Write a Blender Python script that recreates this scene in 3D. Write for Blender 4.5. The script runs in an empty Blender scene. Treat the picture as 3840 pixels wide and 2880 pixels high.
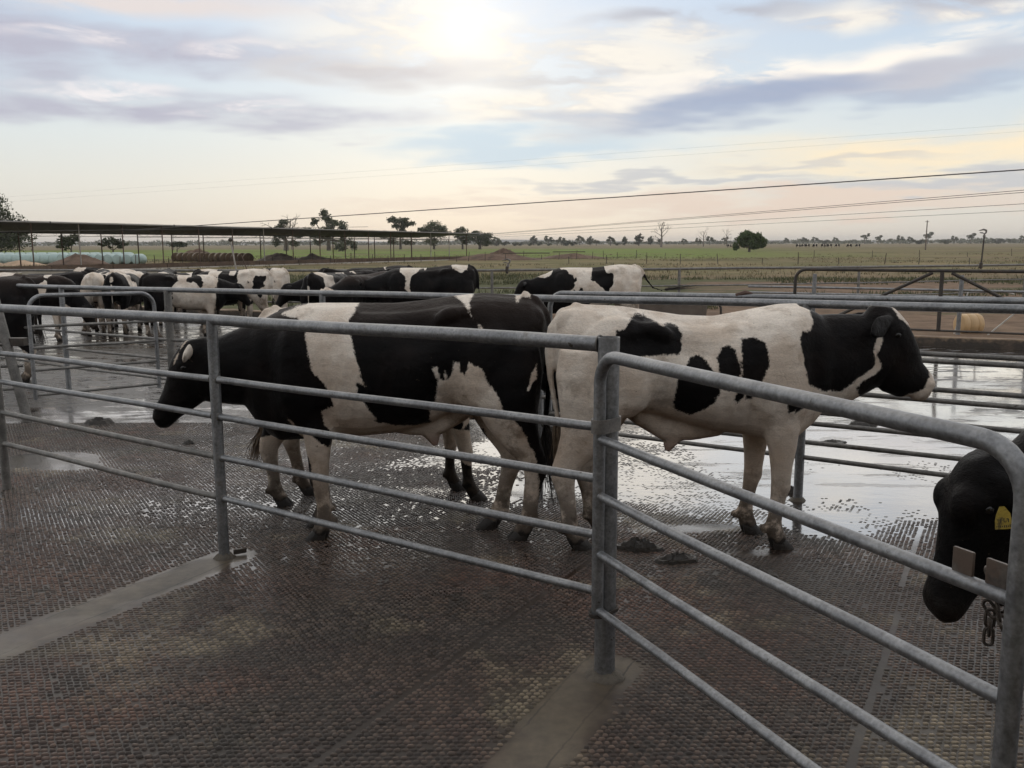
import bpy, math, random
import numpy as np
from mathutils import Vector, Matrix

R = math.radians
sc = bpy.context.scene
col = sc.collection

# ---------------------------------------------------------------- camera
CAM_H = 1.75
PITCH = math.atan((1440 - 913) / 3390.0)
ROLL = R(0.17)
cam_d = bpy.data.cameras.new("camera")
cam_d.sensor_width = 36.0
cam_d.lens = 36.0 * 3390.0 / 3840.0
cam_d.clip_start = 0.05
cam_d.clip_end = 20000.0
cam = bpy.data.objects.new("camera", cam_d)
col.objects.link(cam)
_down = Vector((0, -math.sin(PITCH), -math.cos(PITCH)))
_fwd = Vector((0, math.cos(PITCH), -math.sin(PITCH)))
_c, _s = math.cos(ROLL), math.sin(ROLL)
_right = Vector((1, 0, 0)) * _c + _down * _s
_up = -(_down * _c - Vector((1, 0, 0)) * _s)
cam.matrix_world = Matrix(((_right.x, _up.x, -_fwd.x, 0), (_right.y, _up.y, -_fwd.y, 0),
                           (_right.z, _up.z, -_fwd.z, CAM_H), (0, 0, 0, 1)))
sc.camera = cam

# ---------------------------------------------------------------- node helper
class NT:
    def __init__(self, tree):
        self.t = tree
        self.t.nodes.clear()
    def n(self, kind, **kw):
        nd = self.t.nodes.new(kind)
        for k, v in kw.items():
            setattr(nd, k, v)
        return nd
    def put(self, sock, v):
        if isinstance(v, bpy.types.NodeSocket):
            self.t.links.new(v, sock)
        elif isinstance(v, (tuple, list)):
            if len(sock.default_value) == 4 and len(v) == 3:
                v = (*v, 1.0)
            sock.default_value = v
        else:
            sock.default_value = v
    def m(self, op, a, b=0.0, c=0.0, clamp=False):
        nd = self.n("ShaderNodeMath", operation=op, use_clamp=clamp)
        self.put(nd.inputs[0], a); self.put(nd.inputs[1], b)
        if op in ("MULTIPLY_ADD", "SMOOTH_MIN", "SMOOTH_MAX", "WRAP", "COMPARE"):
            self.put(nd.inputs[2], c)
        return nd.outputs[0]
    def add(self, a, b): return self.m("ADD", a, b)
    def sub(self, a, b): return self.m("SUBTRACT", a, b)
    def mul(self, a, b): return self.m("MULTIPLY", a, b)
    def ss(self, x, lo, hi):
        nd = self.n("ShaderNodeMapRange", interpolation_type="SMOOTHSTEP")
        self.put(nd.inputs["Value"], x)
        self.put(nd.inputs["From Min"], lo); self.put(nd.inputs["From Max"], hi)
        return nd.outputs[0]
    def lin(self, x, lo, hi, a=0.0, b=1.0):
        nd = self.n("ShaderNodeMapRange", clamp=True)
        self.put(nd.inputs["Value"], x)
        self.put(nd.inputs["From Min"], lo); self.put(nd.inputs["From Max"], hi)
        self.put(nd.inputs["To Min"], a); self.put(nd.inputs["To Max"], b)
        return nd.outputs[0]
    def mix(self, f, a, b, blend="MIX"):
        nd = self.n("ShaderNodeMix", data_type="RGBA", blend_type=blend)
        self.put(nd.inputs[0], f); self.put(nd.inputs[6], a); self.put(nd.inputs[7], b)
        return nd.outputs[2]
    def mixf(self, f, a, b):
        nd = self.n("ShaderNodeMix", data_type="FLOAT")
        self.put(nd.inputs[0], f); self.put(nd.inputs[2], a); self.put(nd.inputs[3], b)
        return nd.outputs[0]
    def noise(self, vec, scale, detail=4.0, rough=0.55, dist=0.0, dims="3D"):
        nd = self.n("ShaderNodeTexNoise", noise_dimensions=dims)
        if vec is not None:
            self.put(nd.inputs["Vector"], vec)
        self.put(nd.inputs["Scale"], scale); self.put(nd.inputs["Detail"], detail)
        self.put(nd.inputs["Roughness"], rough); self.put(nd.inputs["Distortion"], dist)
        return nd.outputs[0]
    def map(self, vec, loc=(0, 0, 0), rot=(0, 0, 0), scale=(1, 1, 1)):
        nd = self.n("ShaderNodeMapping")
        self.put(nd.inputs[0], vec)
        nd.inputs[1].default_value = loc; nd.inputs[2].default_value = rot; nd.inputs[3].default_value = scale
        return nd.outputs[0]
    def sep(self, vec):
        nd = self.n("ShaderNodeSeparateXYZ"); self.put(nd.inputs[0], vec)
        return nd.outputs
    def comb(self, x, y, z):
        nd = self.n("ShaderNodeCombineXYZ")
        self.put(nd.inputs[0], x); self.put(nd.inputs[1], y); self.put(nd.inputs[2], z)
        return nd.outputs[0]
    def attr(self, name):
        return self.n("ShaderNodeAttribute", attribute_name=name).outputs
    def ramp(self, fac, stops):
        nd = self.n("ShaderNodeValToRGB")
        el = nd.color_ramp.elements
        while len(el) < len(stops):
            el.new(0.5)
        for e, (p, c) in zip(el, stops):
            e.position = p; e.color = (*c, 1.0) if len(c) == 3 else c
        self.put(nd.inputs[0], fac)
        return nd.outputs[0]
    def bump(self, h, strength=0.5, dist=0.01, normal=None):
        nd = self.n("ShaderNodeBump")
        self.put(nd.inputs["Strength"], strength); self.put(nd.inputs["Distance"], dist)
        self.put(nd.inputs["Height"], h)
        if normal is not None:
            self.put(nd.inputs["Normal"], normal)
        return nd.outputs[0]

def mat(name):
    m = bpy.data.materials.new(name)
    m.use_nodes = True
    t = NT(m.node_tree)
    out = t.n("ShaderNodeOutputMaterial")
    p = t.n("ShaderNodeBsdfPrincipled")
    m.node_tree.links.new(p.outputs[0], out.inputs[0])
    def setp(**kw):
        for k, v in kw.items():
            t.put(p.inputs[k.replace("_", " ")], v)
    return m, t, setp

def simple(name, base, rough=0.7, metal=0.0, var=0.25, nscale=6.0, bump=0.0, bscale=30.0, dirt=None, dscale=2.0):
    m, t, setp = mat(name)
    tc = t.n("ShaderNodeTexCoord").outputs["Object"]
    nz = t.noise(tc, nscale, 5.0, 0.6)
    f = t.lin(nz, 0.3, 0.7, 1.0 - var, 1.0 + var)
    c = t.mix(1.0, base, t.comb(f, f, f), "MULTIPLY")
    if dirt:
        c = t.mix(t.ss(t.noise(tc, dscale, 5.0, 0.65), 0.48, 0.68), c, dirt)
    setp(Base_Color=c, Roughness=rough, Metallic=metal)
    if bump:
        setp(Normal=t.bump(t.noise(tc, bscale, 4.0, 0.6), bump, 0.01))
    return m

# ---------------------------------------------------------------- sky
SUN_EL = R(12.7)
SUN_AZ = R(-2.9)          # from +Y towards +X
world = bpy.data.worlds.new("World")
sc.world = world
world.use_nodes = True
W = NT(world.node_tree)
w_out = W.n("ShaderNodeOutputWorld")
w_bg = W.n("ShaderNodeBackground")
world.node_tree.links.new(w_bg.outputs[0], w_out.inputs[0])
gen = W.n("ShaderNodeTexCoord").outputs["Generated"]
nrm = W.n("ShaderNodeVectorMath", operation="NORMALIZE"); W.put(nrm.inputs[0], gen)
dirv = nrm.outputs[0]
dx, dy, dz = W.sep(dirv)[0:3]
az = W.mul(W.m("ARCTAN2", dx, dy), 180 / math.pi)      # degrees right of +Y
el = W.mul(W.m("ARCSINE", dz), 180 / math.pi)
sky = W.n("ShaderNodeTexSky", sky_type="NISHITA")
sky.sun_disc = False
sky.sun_elevation = SUN_EL
sky.sun_rotation = SUN_AZ
sky.altitude = 120.0
sky.air_density = 1.0
sky.dust_density = 1.2
sky.ozone_density = 1.5
sk = W.mix(1.0, sky.outputs[0], (0.085, 0.085, 0.085), "MULTIPLY")
# cloud sheet coordinates: the direction cut by a flat layer overhead
hz = W.add(W.m("MAXIMUM", dz, 0.0), 0.10)
pl = W.comb(W.m("DIVIDE", dx, hz), W.m("DIVIDE", dy, hz), 0.0)
warp = W.noise(W.map(pl, (3.1, 1.7, 0)), 1.2, 3.0, 0.6)
warp2 = W.noise(W.map(pl, (7.7, 4.2, 0)), 1.2, 3.0, 0.6)
waz = W.add(az, W.mul(W.sub(warp, 0.5), 11.0))
wel = W.add(el, W.mul(W.sub(warp2, 0.5), 4.2))
bvec = W.comb(waz, W.sub(wel, W.mul(waz, 0.01)), 0.0)
bvec2 = W.comb(waz, W.sub(wel, W.mul(waz, 0.095)), 0.0)
def blob(a, e, ra, re, soft=1.0, bank=False):
    """soft-edged cloud at azimuth a, elevation e (degrees), warped by the cloud noise"""
    k = 0.095 if bank else 0.01
    nd = W.n("ShaderNodeVectorMath", operation="MULTIPLY_ADD")
    W.put(nd.inputs[0], bvec2 if bank else bvec)
    nd.inputs[1].default_value = (1 / ra, 1 / re, 0); nd.inputs[2].default_value = (-a / ra, -(e - k * a) / re, 0)
    ln = W.n("ShaderNodeVectorMath", operation="LENGTH"); W.put(ln.inputs[0], nd.outputs[0])
    return W.ss(ln.outputs["Value"], 1.0 + 0.5 * soft, 1.0 - 0.7 * soft)
def acc(*ms):
    r = ms[0]
    for q in ms[1:]:
        r = W.m("MAXIMUM", r, q)
    return r
fine = W.noise(W.map(pl, (0.4, 2.2, 0)), 2.6, 6.0, 0.62, 0.35)
broad = W.noise(W.map(pl, (5.4, 0.2, 0)), 0.75, 3.0, 0.55, 0.3)
sund = W.n("ShaderNodeVectorMath", operation="DOT_PRODUCT")
W.put(sund.inputs[0], dirv)
sund.inputs[1].default_value = (math.sin(SUN_AZ) * math.cos(SUN_EL), math.cos(SUN_AZ) * math.cos(SUN_EL), math.sin(SUN_EL))
sa = W.mul(W.m("ARCCOSINE", W.m("MINIMUM", sund.outputs["Value"], 0.99999)), 180 / math.pi)
glow = W.m("EXPONENT", W.mul(sa, -1 / 2.2))
glow2 = W.m("EXPONENT", W.mul(sa, -1 / 9.0))
puff = W.ss(fine, 0.40, 0.58)
edgy = W.lin(fine, 0.36, 0.50, 0.08, 1.0)
# clear air behind a pale veil that thickens to the horizon
hazec = W.ramp(W.lin(el, -2.0, 22.0), [(0.0, (0.52, 0.485, 0.445)), (0.11, (0.575, 0.545, 0.495)), (0.24, (0.600, 0.600, 0.565)), (0.34, (0.580, 0.620, 0.625)),
                                       (0.46, (0.500, 0.575, 0.645)), (0.66, (0.430, 0.525, 0.655)), (1.0, (0.40, 0.50, 0.65))])
base = W.mix(W.lin(el, 6.0, 70.0, 0.95, 0.60), sk, hazec)
def layer(base, mask, colr, amt):
    return W.mix(W.mul(mask, amt), base, colr)
base = layer(base, W.mul(blob(25.0, 5.0, 12.0, 1.3), W.lin(fine, .3, .6, .6, 1.0)), (0.82, 0.69, 0.49), 0.95)
base = layer(base, acc(blob(17.0, 2.2, 15.0, 0.9), W.mul(blob(0.0, 2.3, 12.0, 0.6), .5)), (0.66, 0.535, 0.445), 0.85)
base = layer(base, acc(blob(9.5, 3.7, 9.0, 0.35), blob(25.0, 3.3, 8.0, 0.5), W.mul(blob(19.0, 4.8, 6.0, 0.3), .7)), (0.44, 0.45, 0.48), 0.7)
base = layer(base, blob(1.0, 5.9, 9.0, 0.9), (0.46, 0.56, 0.64), 0.8)
# mauve sheets at left
base = layer(base, W.mul(acc(blob(-20.0, 10.7, 9.5, 0.95), blob(-27.5, 10.6, 5.0, 2.0), blob(-24.0, 7.8, 11.0, 1.0), W.mul(blob(-12.0, 7.3, 7.0, 0.8), .8)), W.lin(fine, .3, .55, .45, 1.0)), (0.40, 0.395, 0.47), 0.92)
base = layer(base, W.mul(blob(-22.0, 13.4, 10.0, 1.0), edgy), (0.66, 0.585, 0.55), 0.85)
base = layer(base, W.mul(acc(blob(-24.5, 10.8, 3.0, 0.5), blob(-15.5, 11.0, 3.5, 0.45), blob(-24.0, 8.8, 4.0, 0.35), blob(-15.0, 7.9, 4.0, 0.3)), W.ss(fine, .42, .58)), (0.78, 0.73, 0.72), 0.8)
# bright broken cloud round the sun, and the same kind wherever the camera does not look
main = acc(blob(-5.0, 12.2, 9.0, 2.6), blob(4.5, 10.6, 9.0, 2.6), blob(2.0, 8.3, 7.5, 1.3), blob(20.5, 12.6, 4.5, 0.8), blob(27.0, 12.6, 3.5, 0.9), W.mul(blob(11.0, 12.2, 4.5, .8), .9),
           W.mul(W.ss(el, 15.0, 20.0), W.ss(broad, 0.30, 0.52)), W.mul(W.ss(W.m("ABSOLUTE", az), 34.0, 42.0), W.ss(broad, 0.33, 0.55)))
mcol = W.mix(puff, (0.50, 0.49, 0.515), (0.76, 0.715, 0.645))
mcol = W.mix(W.m("MINIMUM", W.mul(glow2, 0.75), 0.7), mcol, (0.82, 0.76, 0.65))
base = layer(base, W.mul(main, edgy), mcol, 0.93)
base = layer(base, W.mul(blob(-7.5, 10.2, 6.5, 0.75), W.lin(fine, .3, .55, .5, 1.0)), (0.50, 0.475, 0.485), 0.85)
base = layer(base, W.mul(acc(blob(13.0, 13.3, 7.0, 0.45), blob(26.5, 13.4, 4.0, 0.5), W.mul(blob(2.0, 9.6, 5.0, .35), .5)), edgy), (0.41, 0.415, 0.46), 0.9)
# cloud bank slanting up to the right: lit crest, mauve body, blue-grey belly
base = layer(base, W.mul(blob(18.0, 9.9, 13.0, 0.75, 1.0, True), W.ss(fine, .34, .5)), (0.87, 0.80, 0.71), 0.9)
base = layer(base, W.mul(blob(21.0, 8.9, 13.0, 0.95, 1.0, True), W.lin(fine, .3, .55, .6, 1.0)), (0.46, 0.455, 0.50), 0.9)
base = layer(base, W.mul(acc(blob(13.2, 8.15, 8.8, 1.30, .8, True), W.mul(blob(24.0, 8.2, 7.0, .5, 1.0, True), .6), W.mul(blob(5.0, 7.4, 5.0, .6), .5)), W.lin(fine, .3, .6, 1.0, .8)), (0.285, 0.340, 0.465), 0.9)
# glare of the hidden sun
gl = W.add(W.mul(glow, 0.20), W.mul(glow2, 0.03))
base = W.mix(1.0, base, W.mix(1.0, (1.0, 0.94, 0.82), W.comb(gl, gl, gl), "MULTIPLY"), "ADD")
W.put(w_bg.inputs[0], base)
w_bg.inputs[1].default_value = 0.91
world.cycles.sampling_method = "NONE"
world.cycles.sample_map_resolution = 256

# ---------------------------------------------------------------- sun (veiled by cloud)
sun_d = bpy.data.lights.new("sun", "SUN")
sun_d.energy = 0.6
sun_d.angle = R(95)
sun_d.color = (1.0, 0.90, 0.76)
sun = bpy.data.objects.new("sun", sun_d)
col.objects.link(sun)
_sd = Vector((math.sin(SUN_AZ) * math.cos(SUN_EL), math.cos(SUN_AZ) * math.cos(SUN_EL), math.sin(SUN_EL)))
sun.rotation_euler = _sd.to_track_quat("Z", "Y").to_euler()
sun.location = _sd * 50

sc.view_settings.view_transform = "Standard"
sc.view_settings.look = "None"
sc.view_settings.gamma = 1.0
sc.view_settings.exposure = 0.50
sc.view_settings.use_curve_mapping = False
sc.cycles.use_denoising = True
sc.cycles.max_bounces = 4
sc.cycles.diffuse_bounces = 2
sc.cycles.glossy_bounces = 2
sc.cycles.use_adaptive_sampling = True
sc.cycles.adaptive_threshold = 0.02
sc.cycles.transparent_max_bounces = 6
sc.cycles.volume_bounces = 0
sc.cycles.caustics_reflective = False
sc.cycles.caustics_refractive = False
sc.cycles.sample_clamp_indirect = 6.0

# ---------------------------------------------------------------- terrain profile and mesh tools
_GY = [-1e6, 3.3, 5, 6.7, 12, 25, 40, 1e6]
_GZ = [0, 0, -.025, -.07, -.20, -.31, -.38, -.38]
def gz(y):
    return float(np.interp(y, _GY, _GZ))

def tag(o, label=None, cat=None, group=None, kind=None):
    if label: o["label"] = label
    if cat: o["category"] = cat
    if group: o["group"] = group
    if kind: o["kind"] = kind
    return o

def empty(name, loc=(0, 0, 0), rz=0.0, label=None, cat=None, group=None):
    o = bpy.data.objects.new(name, None)
    o.empty_display_size = 0.2
    col.objects.link(o)
    o.location = loc
    o.rotation_euler = (0, 0, rz)
    return tag(o, label, cat, group)

def link(name, me, parent=None, m=None):
    o = bpy.data.objects.new(name, me)
    col.objects.link(o)
    if m is not None and not me.materials:
        me.materials.append(m)
    if parent is not None:
        o.parent = parent
    return o

class MB:
    """collects shapes for ONE mesh object"""
    def __init__(self):
        self.v = []; self.f = []; self.nv = 0
    def raw(self, v, f):
        o = self.nv
        v = [tuple(map(float, q)) for q in v]
        self.v += v; self.nv += len(v)
        self.f += [tuple(i + o for i in q) for q in f]
        return self
    def tube(self, pts, r, seg=12, cap=True, r2=None):
        pts = [Vector(p) for p in pts]
        n = len(pts)
        rs = r if isinstance(r, (list, tuple)) else [r] * n
        v = []; f = []
        prev = None
        for i in range(n):
            if i == 0: t = pts[1] - pts[0]
            elif i == n - 1: t = pts[-1] - pts[-2]
            else: t = (pts[i + 1] - pts[i]).normalized() + (pts[i] - pts[i - 1]).normalized()
            t.normalize()
            if prev is None:
                a = Vector((0, 0, 1)) if abs(t.z) < 0.9 else Vector((1, 0, 0))
                u = t.cross(a).normalized()
            else:
                u = (prev - t * prev.dot(t)).normalized()
            prev = u
            w = t.cross(u)
            for k in range(seg):
                an = 2 * math.pi * k / seg
                v.append(pts[i] + (u * math.cos(an) + w * math.sin(an)) * rs[i])
        for i in range(n - 1):
            for k in range(seg):
                a = i * seg + k; b = i * seg + (k + 1) % seg
                f.append((a, b, b + seg, a + seg))
        if cap:
            f.append(tuple(range(seg - 1, -1, -1)))
            f.append(tuple(range((n - 1) * seg, n * seg)))
        return self.raw(v, f)
    def box(self, c, s, rz=0.0, bev=0.0, taper=1.0):
        cx, cy, cz = c; hx, hy, hz = s[0] / 2, s[1] / 2, s[2] / 2
        co, si = math.cos(rz), math.sin(rz)
        v = []
        if bev <= 0:
            for z, k in ((-hz, 1.0), (hz, taper)):
                for x, y in ((-hx, -hy), (hx, -hy), (hx, hy), (-hx, hy)):
                    v.append((x * k, y * k, z))
            f = [(3, 2, 1, 0), (4, 5, 6, 7), (0, 1, 5, 4), (1, 2, 6, 5), (2, 3, 7, 6), (3, 0, 4, 7)]
        else:
            ring = [(-hx + bev, -hy), (hx - bev, -hy), (hx, -hy + bev), (hx, hy - bev), (hx - bev, hy), (-hx + bev, hy), (-hx, hy - bev), (-hx, -hy + bev)]
            for z, k in ((-hz, 1 - bev / max(hx, hy)), (-hz + bev, 1.0), (hz - bev, taper), (hz, taper - bev / max(hx, hy))):
                for x, y in ring:
                    v.append((x * k, y * k, z))
            f = [tuple(range(7, -1, -1)), tuple(range(24, 32))]
            for i in range(3):
                for k in range(8):
                    a = i * 8 + k; b = i * 8 + (k + 1) % 8
                    f.append((a, b, b + 8, a + 8))
        v = [(cx + x * co - y * si, cy + x * si + y * co, cz + z) for x, y, z in v]
        return self.raw(v, f)
    def lathe(self, prof, seg=16, c=(0, 0, 0), axis="z"):
        v = []; f = []
        n = len(prof)
        for r, z in prof:
            for k in range(seg):
                a = 2 * math.pi * k / seg
                p = (r * math.cos(a), r * math.sin(a), z)
                if axis == "x": p = (p[2], p[0], p[1])
                elif axis == "y": p = (p[1], p[2], p[0])
                v.append((p[0] + c[0], p[1] + c[1], p[2] + c[2]))
        for i in range(n - 1):
            for k in range(seg):
                a = i * seg + k; b = i * seg + (k + 1) % seg
                f.append((a, b, b + seg, a + seg))
        if prof[0][0] > 1e-6: f.append(tuple(range(seg - 1, -1, -1)))
        if prof[-1][0] > 1e-6: f.append(tuple(range((n - 1) * seg, n * seg)))
        return self.raw(v, f)
    def mesh(self, name, m=None, smooth=True):
        me = bpy.data.meshes.new(name)
        me.from_pydata(self.v, [], self.f)
        me.validate()
        if smooth:
            me.polygons.foreach_set("use_smooth", [True] * len(me.polygons))
            try:
                me.set_sharp_from_angle(angle=R(40))
            except Exception:
                pass
        if m is not None:
            me.materials.append(m)
        me.update()
        return me
    def build(self, name, m, parent=None, smooth=True):
        return link(name, self.mesh(name, m, smooth), parent)

def np_mesh(name, v, quads=None, tris=None, m=None, smooth=False):
    """fast mesh from numpy arrays"""
    me = bpy.data.meshes.new(name)
    v = np.asarray(v, np.float32)
    me.vertices.add(len(v))
    me.vertices.foreach_set("co", v.ravel())
    idx = []; st = []; tot = []
    o = 0
    for arr, k in ((quads, 4), (tris, 3)):
        if arr is None or len(arr) == 0: continue
        arr = np.asarray(arr, np.int32)
        idx.append(arr.ravel()); n = len(arr)
        st.append(o + np.arange(n, dtype=np.int32) * k); tot.append(np.full(n, k, np.int32))
        o += n * k
    idx = np.concatenate(idx); st = np.concatenate(st); tot = np.concatenate(tot)
    me.loops.add(len(idx)); me.loops.foreach_set("vertex_index", idx)
    me.polygons.add(len(st)); me.polygons.foreach_set("loop_start", st); me.polygons.foreach_set("loop_total", tot)
    me.update(calc_edges=True)
    if smooth:
        me.polygons.foreach_set("use_smooth", np.ones(len(st), bool))
    if m is not None:
        me.materials.append(m)
    return me

def fattr(me, name, vals):
    a = me.attributes.new(name, "FLOAT", "POINT")
    a.data.foreach_set("value", np.asarray(vals, np.float32))

# value noise in python for layout that several objects share
_rng = np.random.RandomState(7)
_tab = _rng.rand(256, 256)
def vnoise(x, y):
    x = np.asarray(x, float); y = np.asarray(y, float)
    xi = np.floor(x).astype(int); yi = np.floor(y).astype(int)
    fx = x - xi; fy = y - yi
    fx = fx * fx * (3 - 2 * fx); fy = fy * fy * (3 - 2 * fy)
    g = lambda a, b: _tab[a % 256, b % 256]
    return (g(xi, yi) * (1 - fx) + g(xi + 1, yi) * fx) * (1 - fy) + (g(xi, yi + 1) * (1 - fx) + g(xi + 1, yi + 1) * fx) * fy
def fbm(x, y, oct=4):
    s = 0; a = 0.5; t = 0
    for i in range(oct):
        s = s + a * vnoise(np.asarray(x) * 2 ** i + 13.7 * i, np.asarray(y) * 2 ** i + 7.3 * i); t += a; a *= 0.5
    return s / t
# ================================================================= THE YARD
KERB = lambda x: 21.8 - 0.535 * x           # yard edge: y of the kerb's near foot at x
E1 = np.array([0.475, 0.880]); E2 = np.array([0.880, -0.475])
STRIPS = [((-1.62, 4.99), (-2.62, 3.14), 0.145), ((0.40, 3.54), (-0.62, 1.56), 0.135)]     # smooth footing strips
def seg_dist(x, y, a, b):
    ax, ay = a; bx, by = b
    t = ((x - ax) * (bx - ax) + (y - ay) * (by - ay)) / ((bx - ax) ** 2 + (by - ay) ** 2)
    t = np.clip(t, 0, 1)
    return np.hypot(x - ax - t * (bx - ax), y - ay - t * (by - ay))
def gauss(x, y, cx, cy, rx, ry, rot=0.0):
    c, s = math.cos(rot), math.sin(rot)
    u = (x - cx) * c + (y - cy) * s; v = -(x - cx) * s + (y - cy) * c
    return np.exp(-(u / rx) ** 2 - (v / ry) ** 2)
def wetness(x, y):
    """0 damp, 0.5 wet film, 1 standing water"""
    n = fbm(x * 0.55 + 4.0, y * 0.9 + 1.0, 5)
    n2 = fbm(x * 1.7 + 40.0, y * 2.6 + 11.0, 4)
    w = 0.16 + 0.55 * (n - 0.5) + 0.3 * (n2 - 0.5)
    w = w + 1.05 * gauss(x, y, 4.2, 9.6, 4.6, 3.4, -0.5) + 0.55 * gauss(x, y, 1.9, 7.0, 1.5, 0.9, -0.4)
    w = w + 0.75 * gauss(x, y, 7.0, 13.0, 6.0, 4.0, -0.5)
    w = w + 0.55 * gauss(x, y, -4.6, 12.6, 2.0, 3.2, 0.3) + 0.30 * gauss(x, y, -1.2, 6.4, 2.4, 1.2)
    w = w + 0.42 * gauss(x, y, 2.15, 5.55, 0.55, 0.30) + 0.40 * gauss(x, y, 0.9, 6.5, 1.2, 0.7)
    w = w + 0.12 * gauss(x, y, -3.0, 5.9, 1.6, 1.0, -0.5) + 0.20 * gauss(x, y, -1.0, 7.0, 1.4, 0.8) + 0.25 * gauss(x, y, -1.2, 4.95, 0.5, 0.25, 0.6)
    w = w + 0.30 * gauss(x, y, -6.0, 19.0, 5.0, 3.0)
    sg = lambda q: 1 / (1 + np.exp(-np.clip(q, -30, 30)))
    j1 = 0.5 * (fbm(x * 1.1 + 3, y * 1.1, 4) - .5); j2 = 0.9 * (fbm(x * .8 + 30, y * .8, 4) - .5)
    w = w + 0.62 * sg((y - 7.5 + 2 * j1) / .35) * sg((x + .7 + 2 * j2) / .35) + 0.60 * sg((y - 5.85 + j1) / .14) * sg((x - 1.75 + j2) / .2)
    w = w + 0.20 * sg((y - 5.2 + j1) / .4) * sg((-.9 - x + j2) / .4)
    w = w + 0.18 * gauss(x, y, -0.3, 5.9, 1.4, 0.5)
    return np.clip(w, 0, 1)
def smoothzone(x, y):
    """1 where the slab is trowelled or filled smooth (no grip pattern)"""
    s = np.zeros_like(np.asarray(x, float))
    for a, b, w in STRIPS:
        d = seg_dist(x, y, a, b) + 0.03 * (fbm(x * 6, y * 6, 3) - 0.5)
        s = np.maximum(s, np.clip((w - d) / 0.02 + 0.5, 0, 1))
    z = 0.85 * gauss(x, y, 2.0, 5.75, 0.6, 0.22, 0.25) + 0.40 * gauss(x, y, -2.6, 6.4, 1.0, 0.45, -0.4) + 0.65 * gauss(x, y, 1.0, 5.5, 0.5, 0.2) \
        + 0.7 * gauss(x, y, -0.45, 6.5, 0.5, 0.35) + 0.7 * gauss(x, y, 1.5, 5.05, 0.5, 0.16) + 0.8 * gauss(x, y, -4.0, 7.6, 0.8, 0.7)
    z = z + 0.5 * (fbm(x * 2.3 + 9, y * 2.3, 4) - 0.5)
    return np.maximum(s, np.clip((z - 0.42) / 0.3, 0, 1))

m_yard, t, setp = mat("wet_yard_concrete")
geo = t.n("ShaderNodeNewGeometry").outputs["Position"]
wet = t.attr("wet")[2]; smo = t.attr("smooth")[2]
px, py, pz = t.sep(geo)[0:3]
n1 = t.noise(geo, 0.55, 6.0, 0.62)
n2 = t.noise(geo, 3.0, 6.0, 0.65)
n3 = t.noise(geo, 22.0, 4.0, 0.6)
c = t.mix(t.ss(n1, 0.40, 0.62), (0.056, 0.042, 0.033), (0.078, 0.050, 0.037))
c = t.mix(t.mul(t.ss(t.noise(t.map(geo, (11, 5, 0)), 0.8, 4.0, 0.6), 0.50, 0.62), 0.7), c, (0.085, 0.042, 0.028))
c = t.mix(t.ss(n2, 0.50, 0.72), c, (0.058, 0.036, 0.029))
c = t.mix(t.mul(t.ss(t.noise(t.map(geo, (5, 3, 0)), 1.1, 5.0, 0.6), 0.52, 0.64), 0.75), c, (0.165, 0.138, 0.095))
c = t.mix(t.mul(t.ss(t.noise(t.map(geo, (2, 9, 0)), 2.2, 5.0, 0.6), 0.60, 0.74), 0.35), c, (0.070, 0.075, 0.035))
f3 = t.lin(n3, 0.3, 0.7, 0.8, 1.2)
strip = t.attr("strip")[2]
smear = t.mul(t.ss(t.noise(t.map(geo, (7, 3, 0), (0, 0, 0.5), (1.0, 0.6, 1.0)), 2.6, 7.0, 0.72), 0.585, 0.64), 0.8)
c = t.mix(strip, c, t.mix(t.ss(n2, 0.35, 0.65), (0.150, 0.124, 0.090), (0.066, 0.053, 0.038)))
for (a_, b_, w_) in STRIPS:
    dl = np.hypot(b_[0] - a_[0], b_[1] - a_[1]); nx_, ny_ = (b_[1] - a_[1]) / dl, -(b_[0] - a_[0]) / dl
    sdn = t.add(t.add(t.mul(t.sub(px, a_[0]), nx_), t.mul(t.sub(py, a_[1]), ny_)), t.mul(t.sub(n2, 0.5), 0.07))
    for off in (-0.075, 0.115):
        crack = t.ss(t.m("ABSOLUTE", t.sub(sdn, off)), 0.0055, 0.0025)
        c = t.mix(t.mul(t.mul(crack, strip), 0.9), c, (0.02, 0.016, 0.012))
pad = t.attr("pad")[2]
c = t.mix(1.0, c, t.mix(t.m("MAXIMUM", strip, t.mul(pad, t.ss(wet, 0.42, 0.20))), (0.38, 0.35, 0.32), t.mix(strip, (1.75, 1.72, 1.65), (0.74, 0.72, 0.70))), "MULTIPLY")
c = t.mix(1.0, c, t.comb(f3, f3, f3), "MULTIPLY")
c = t.mix(smear, c, (0.022, 0.016, 0.011))
wsharp = t.ss(t.add(wet, t.mul(t.sub(n2, 0.5), 0.45)), 0.40, 0.78)
film = t.ss(t.add(wet, t.mul(t.sub(n2, 0.5), 0.30)), 0.10, 0.45)
muck = t.mul(t.ss(t.noise(t.map(geo, scale=(1.0, 2.2, 1)), 1.5, 7.0, 0.68), 0.555, 0.585), t.ss(py, 7.5, 9.5))
muck = t.m("MAXIMUM", muck, t.mul(t.mul(t.ss(t.noise(t.map(geo, scale=(0.8, 1.8, 1)), 2.2, 7.0, 0.7), 0.47, 0.54), t.ss(py, 9.0, 11.0)), t.ss(px, -0.5, -3.0)))
wsharp = t.mul(wsharp, t.sub(1.0, muck))
c = t.mix(t.mul(wsharp, 0.45), c, (0.030, 0.027, 0.024))
scum = t.mul(t.ss(t.noise(t.map(geo, (1, 6, 0), (0, 0, 0.63), (0.55, 3.2, 1.0)), 1.15, 7.0, 0.72), 0.545, 0.60), t.ss(py, 5.9, 7.0))
wsharp = t.mul(wsharp, t.sub(1.0, t.mul(scum, 0.75)))
c = t.mix(t.mul(scum, 0.7), c, (0.055, 0.045, 0.036))
c = t.mix(muck, c, (0.028, 0.023, 0.018))
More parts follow.
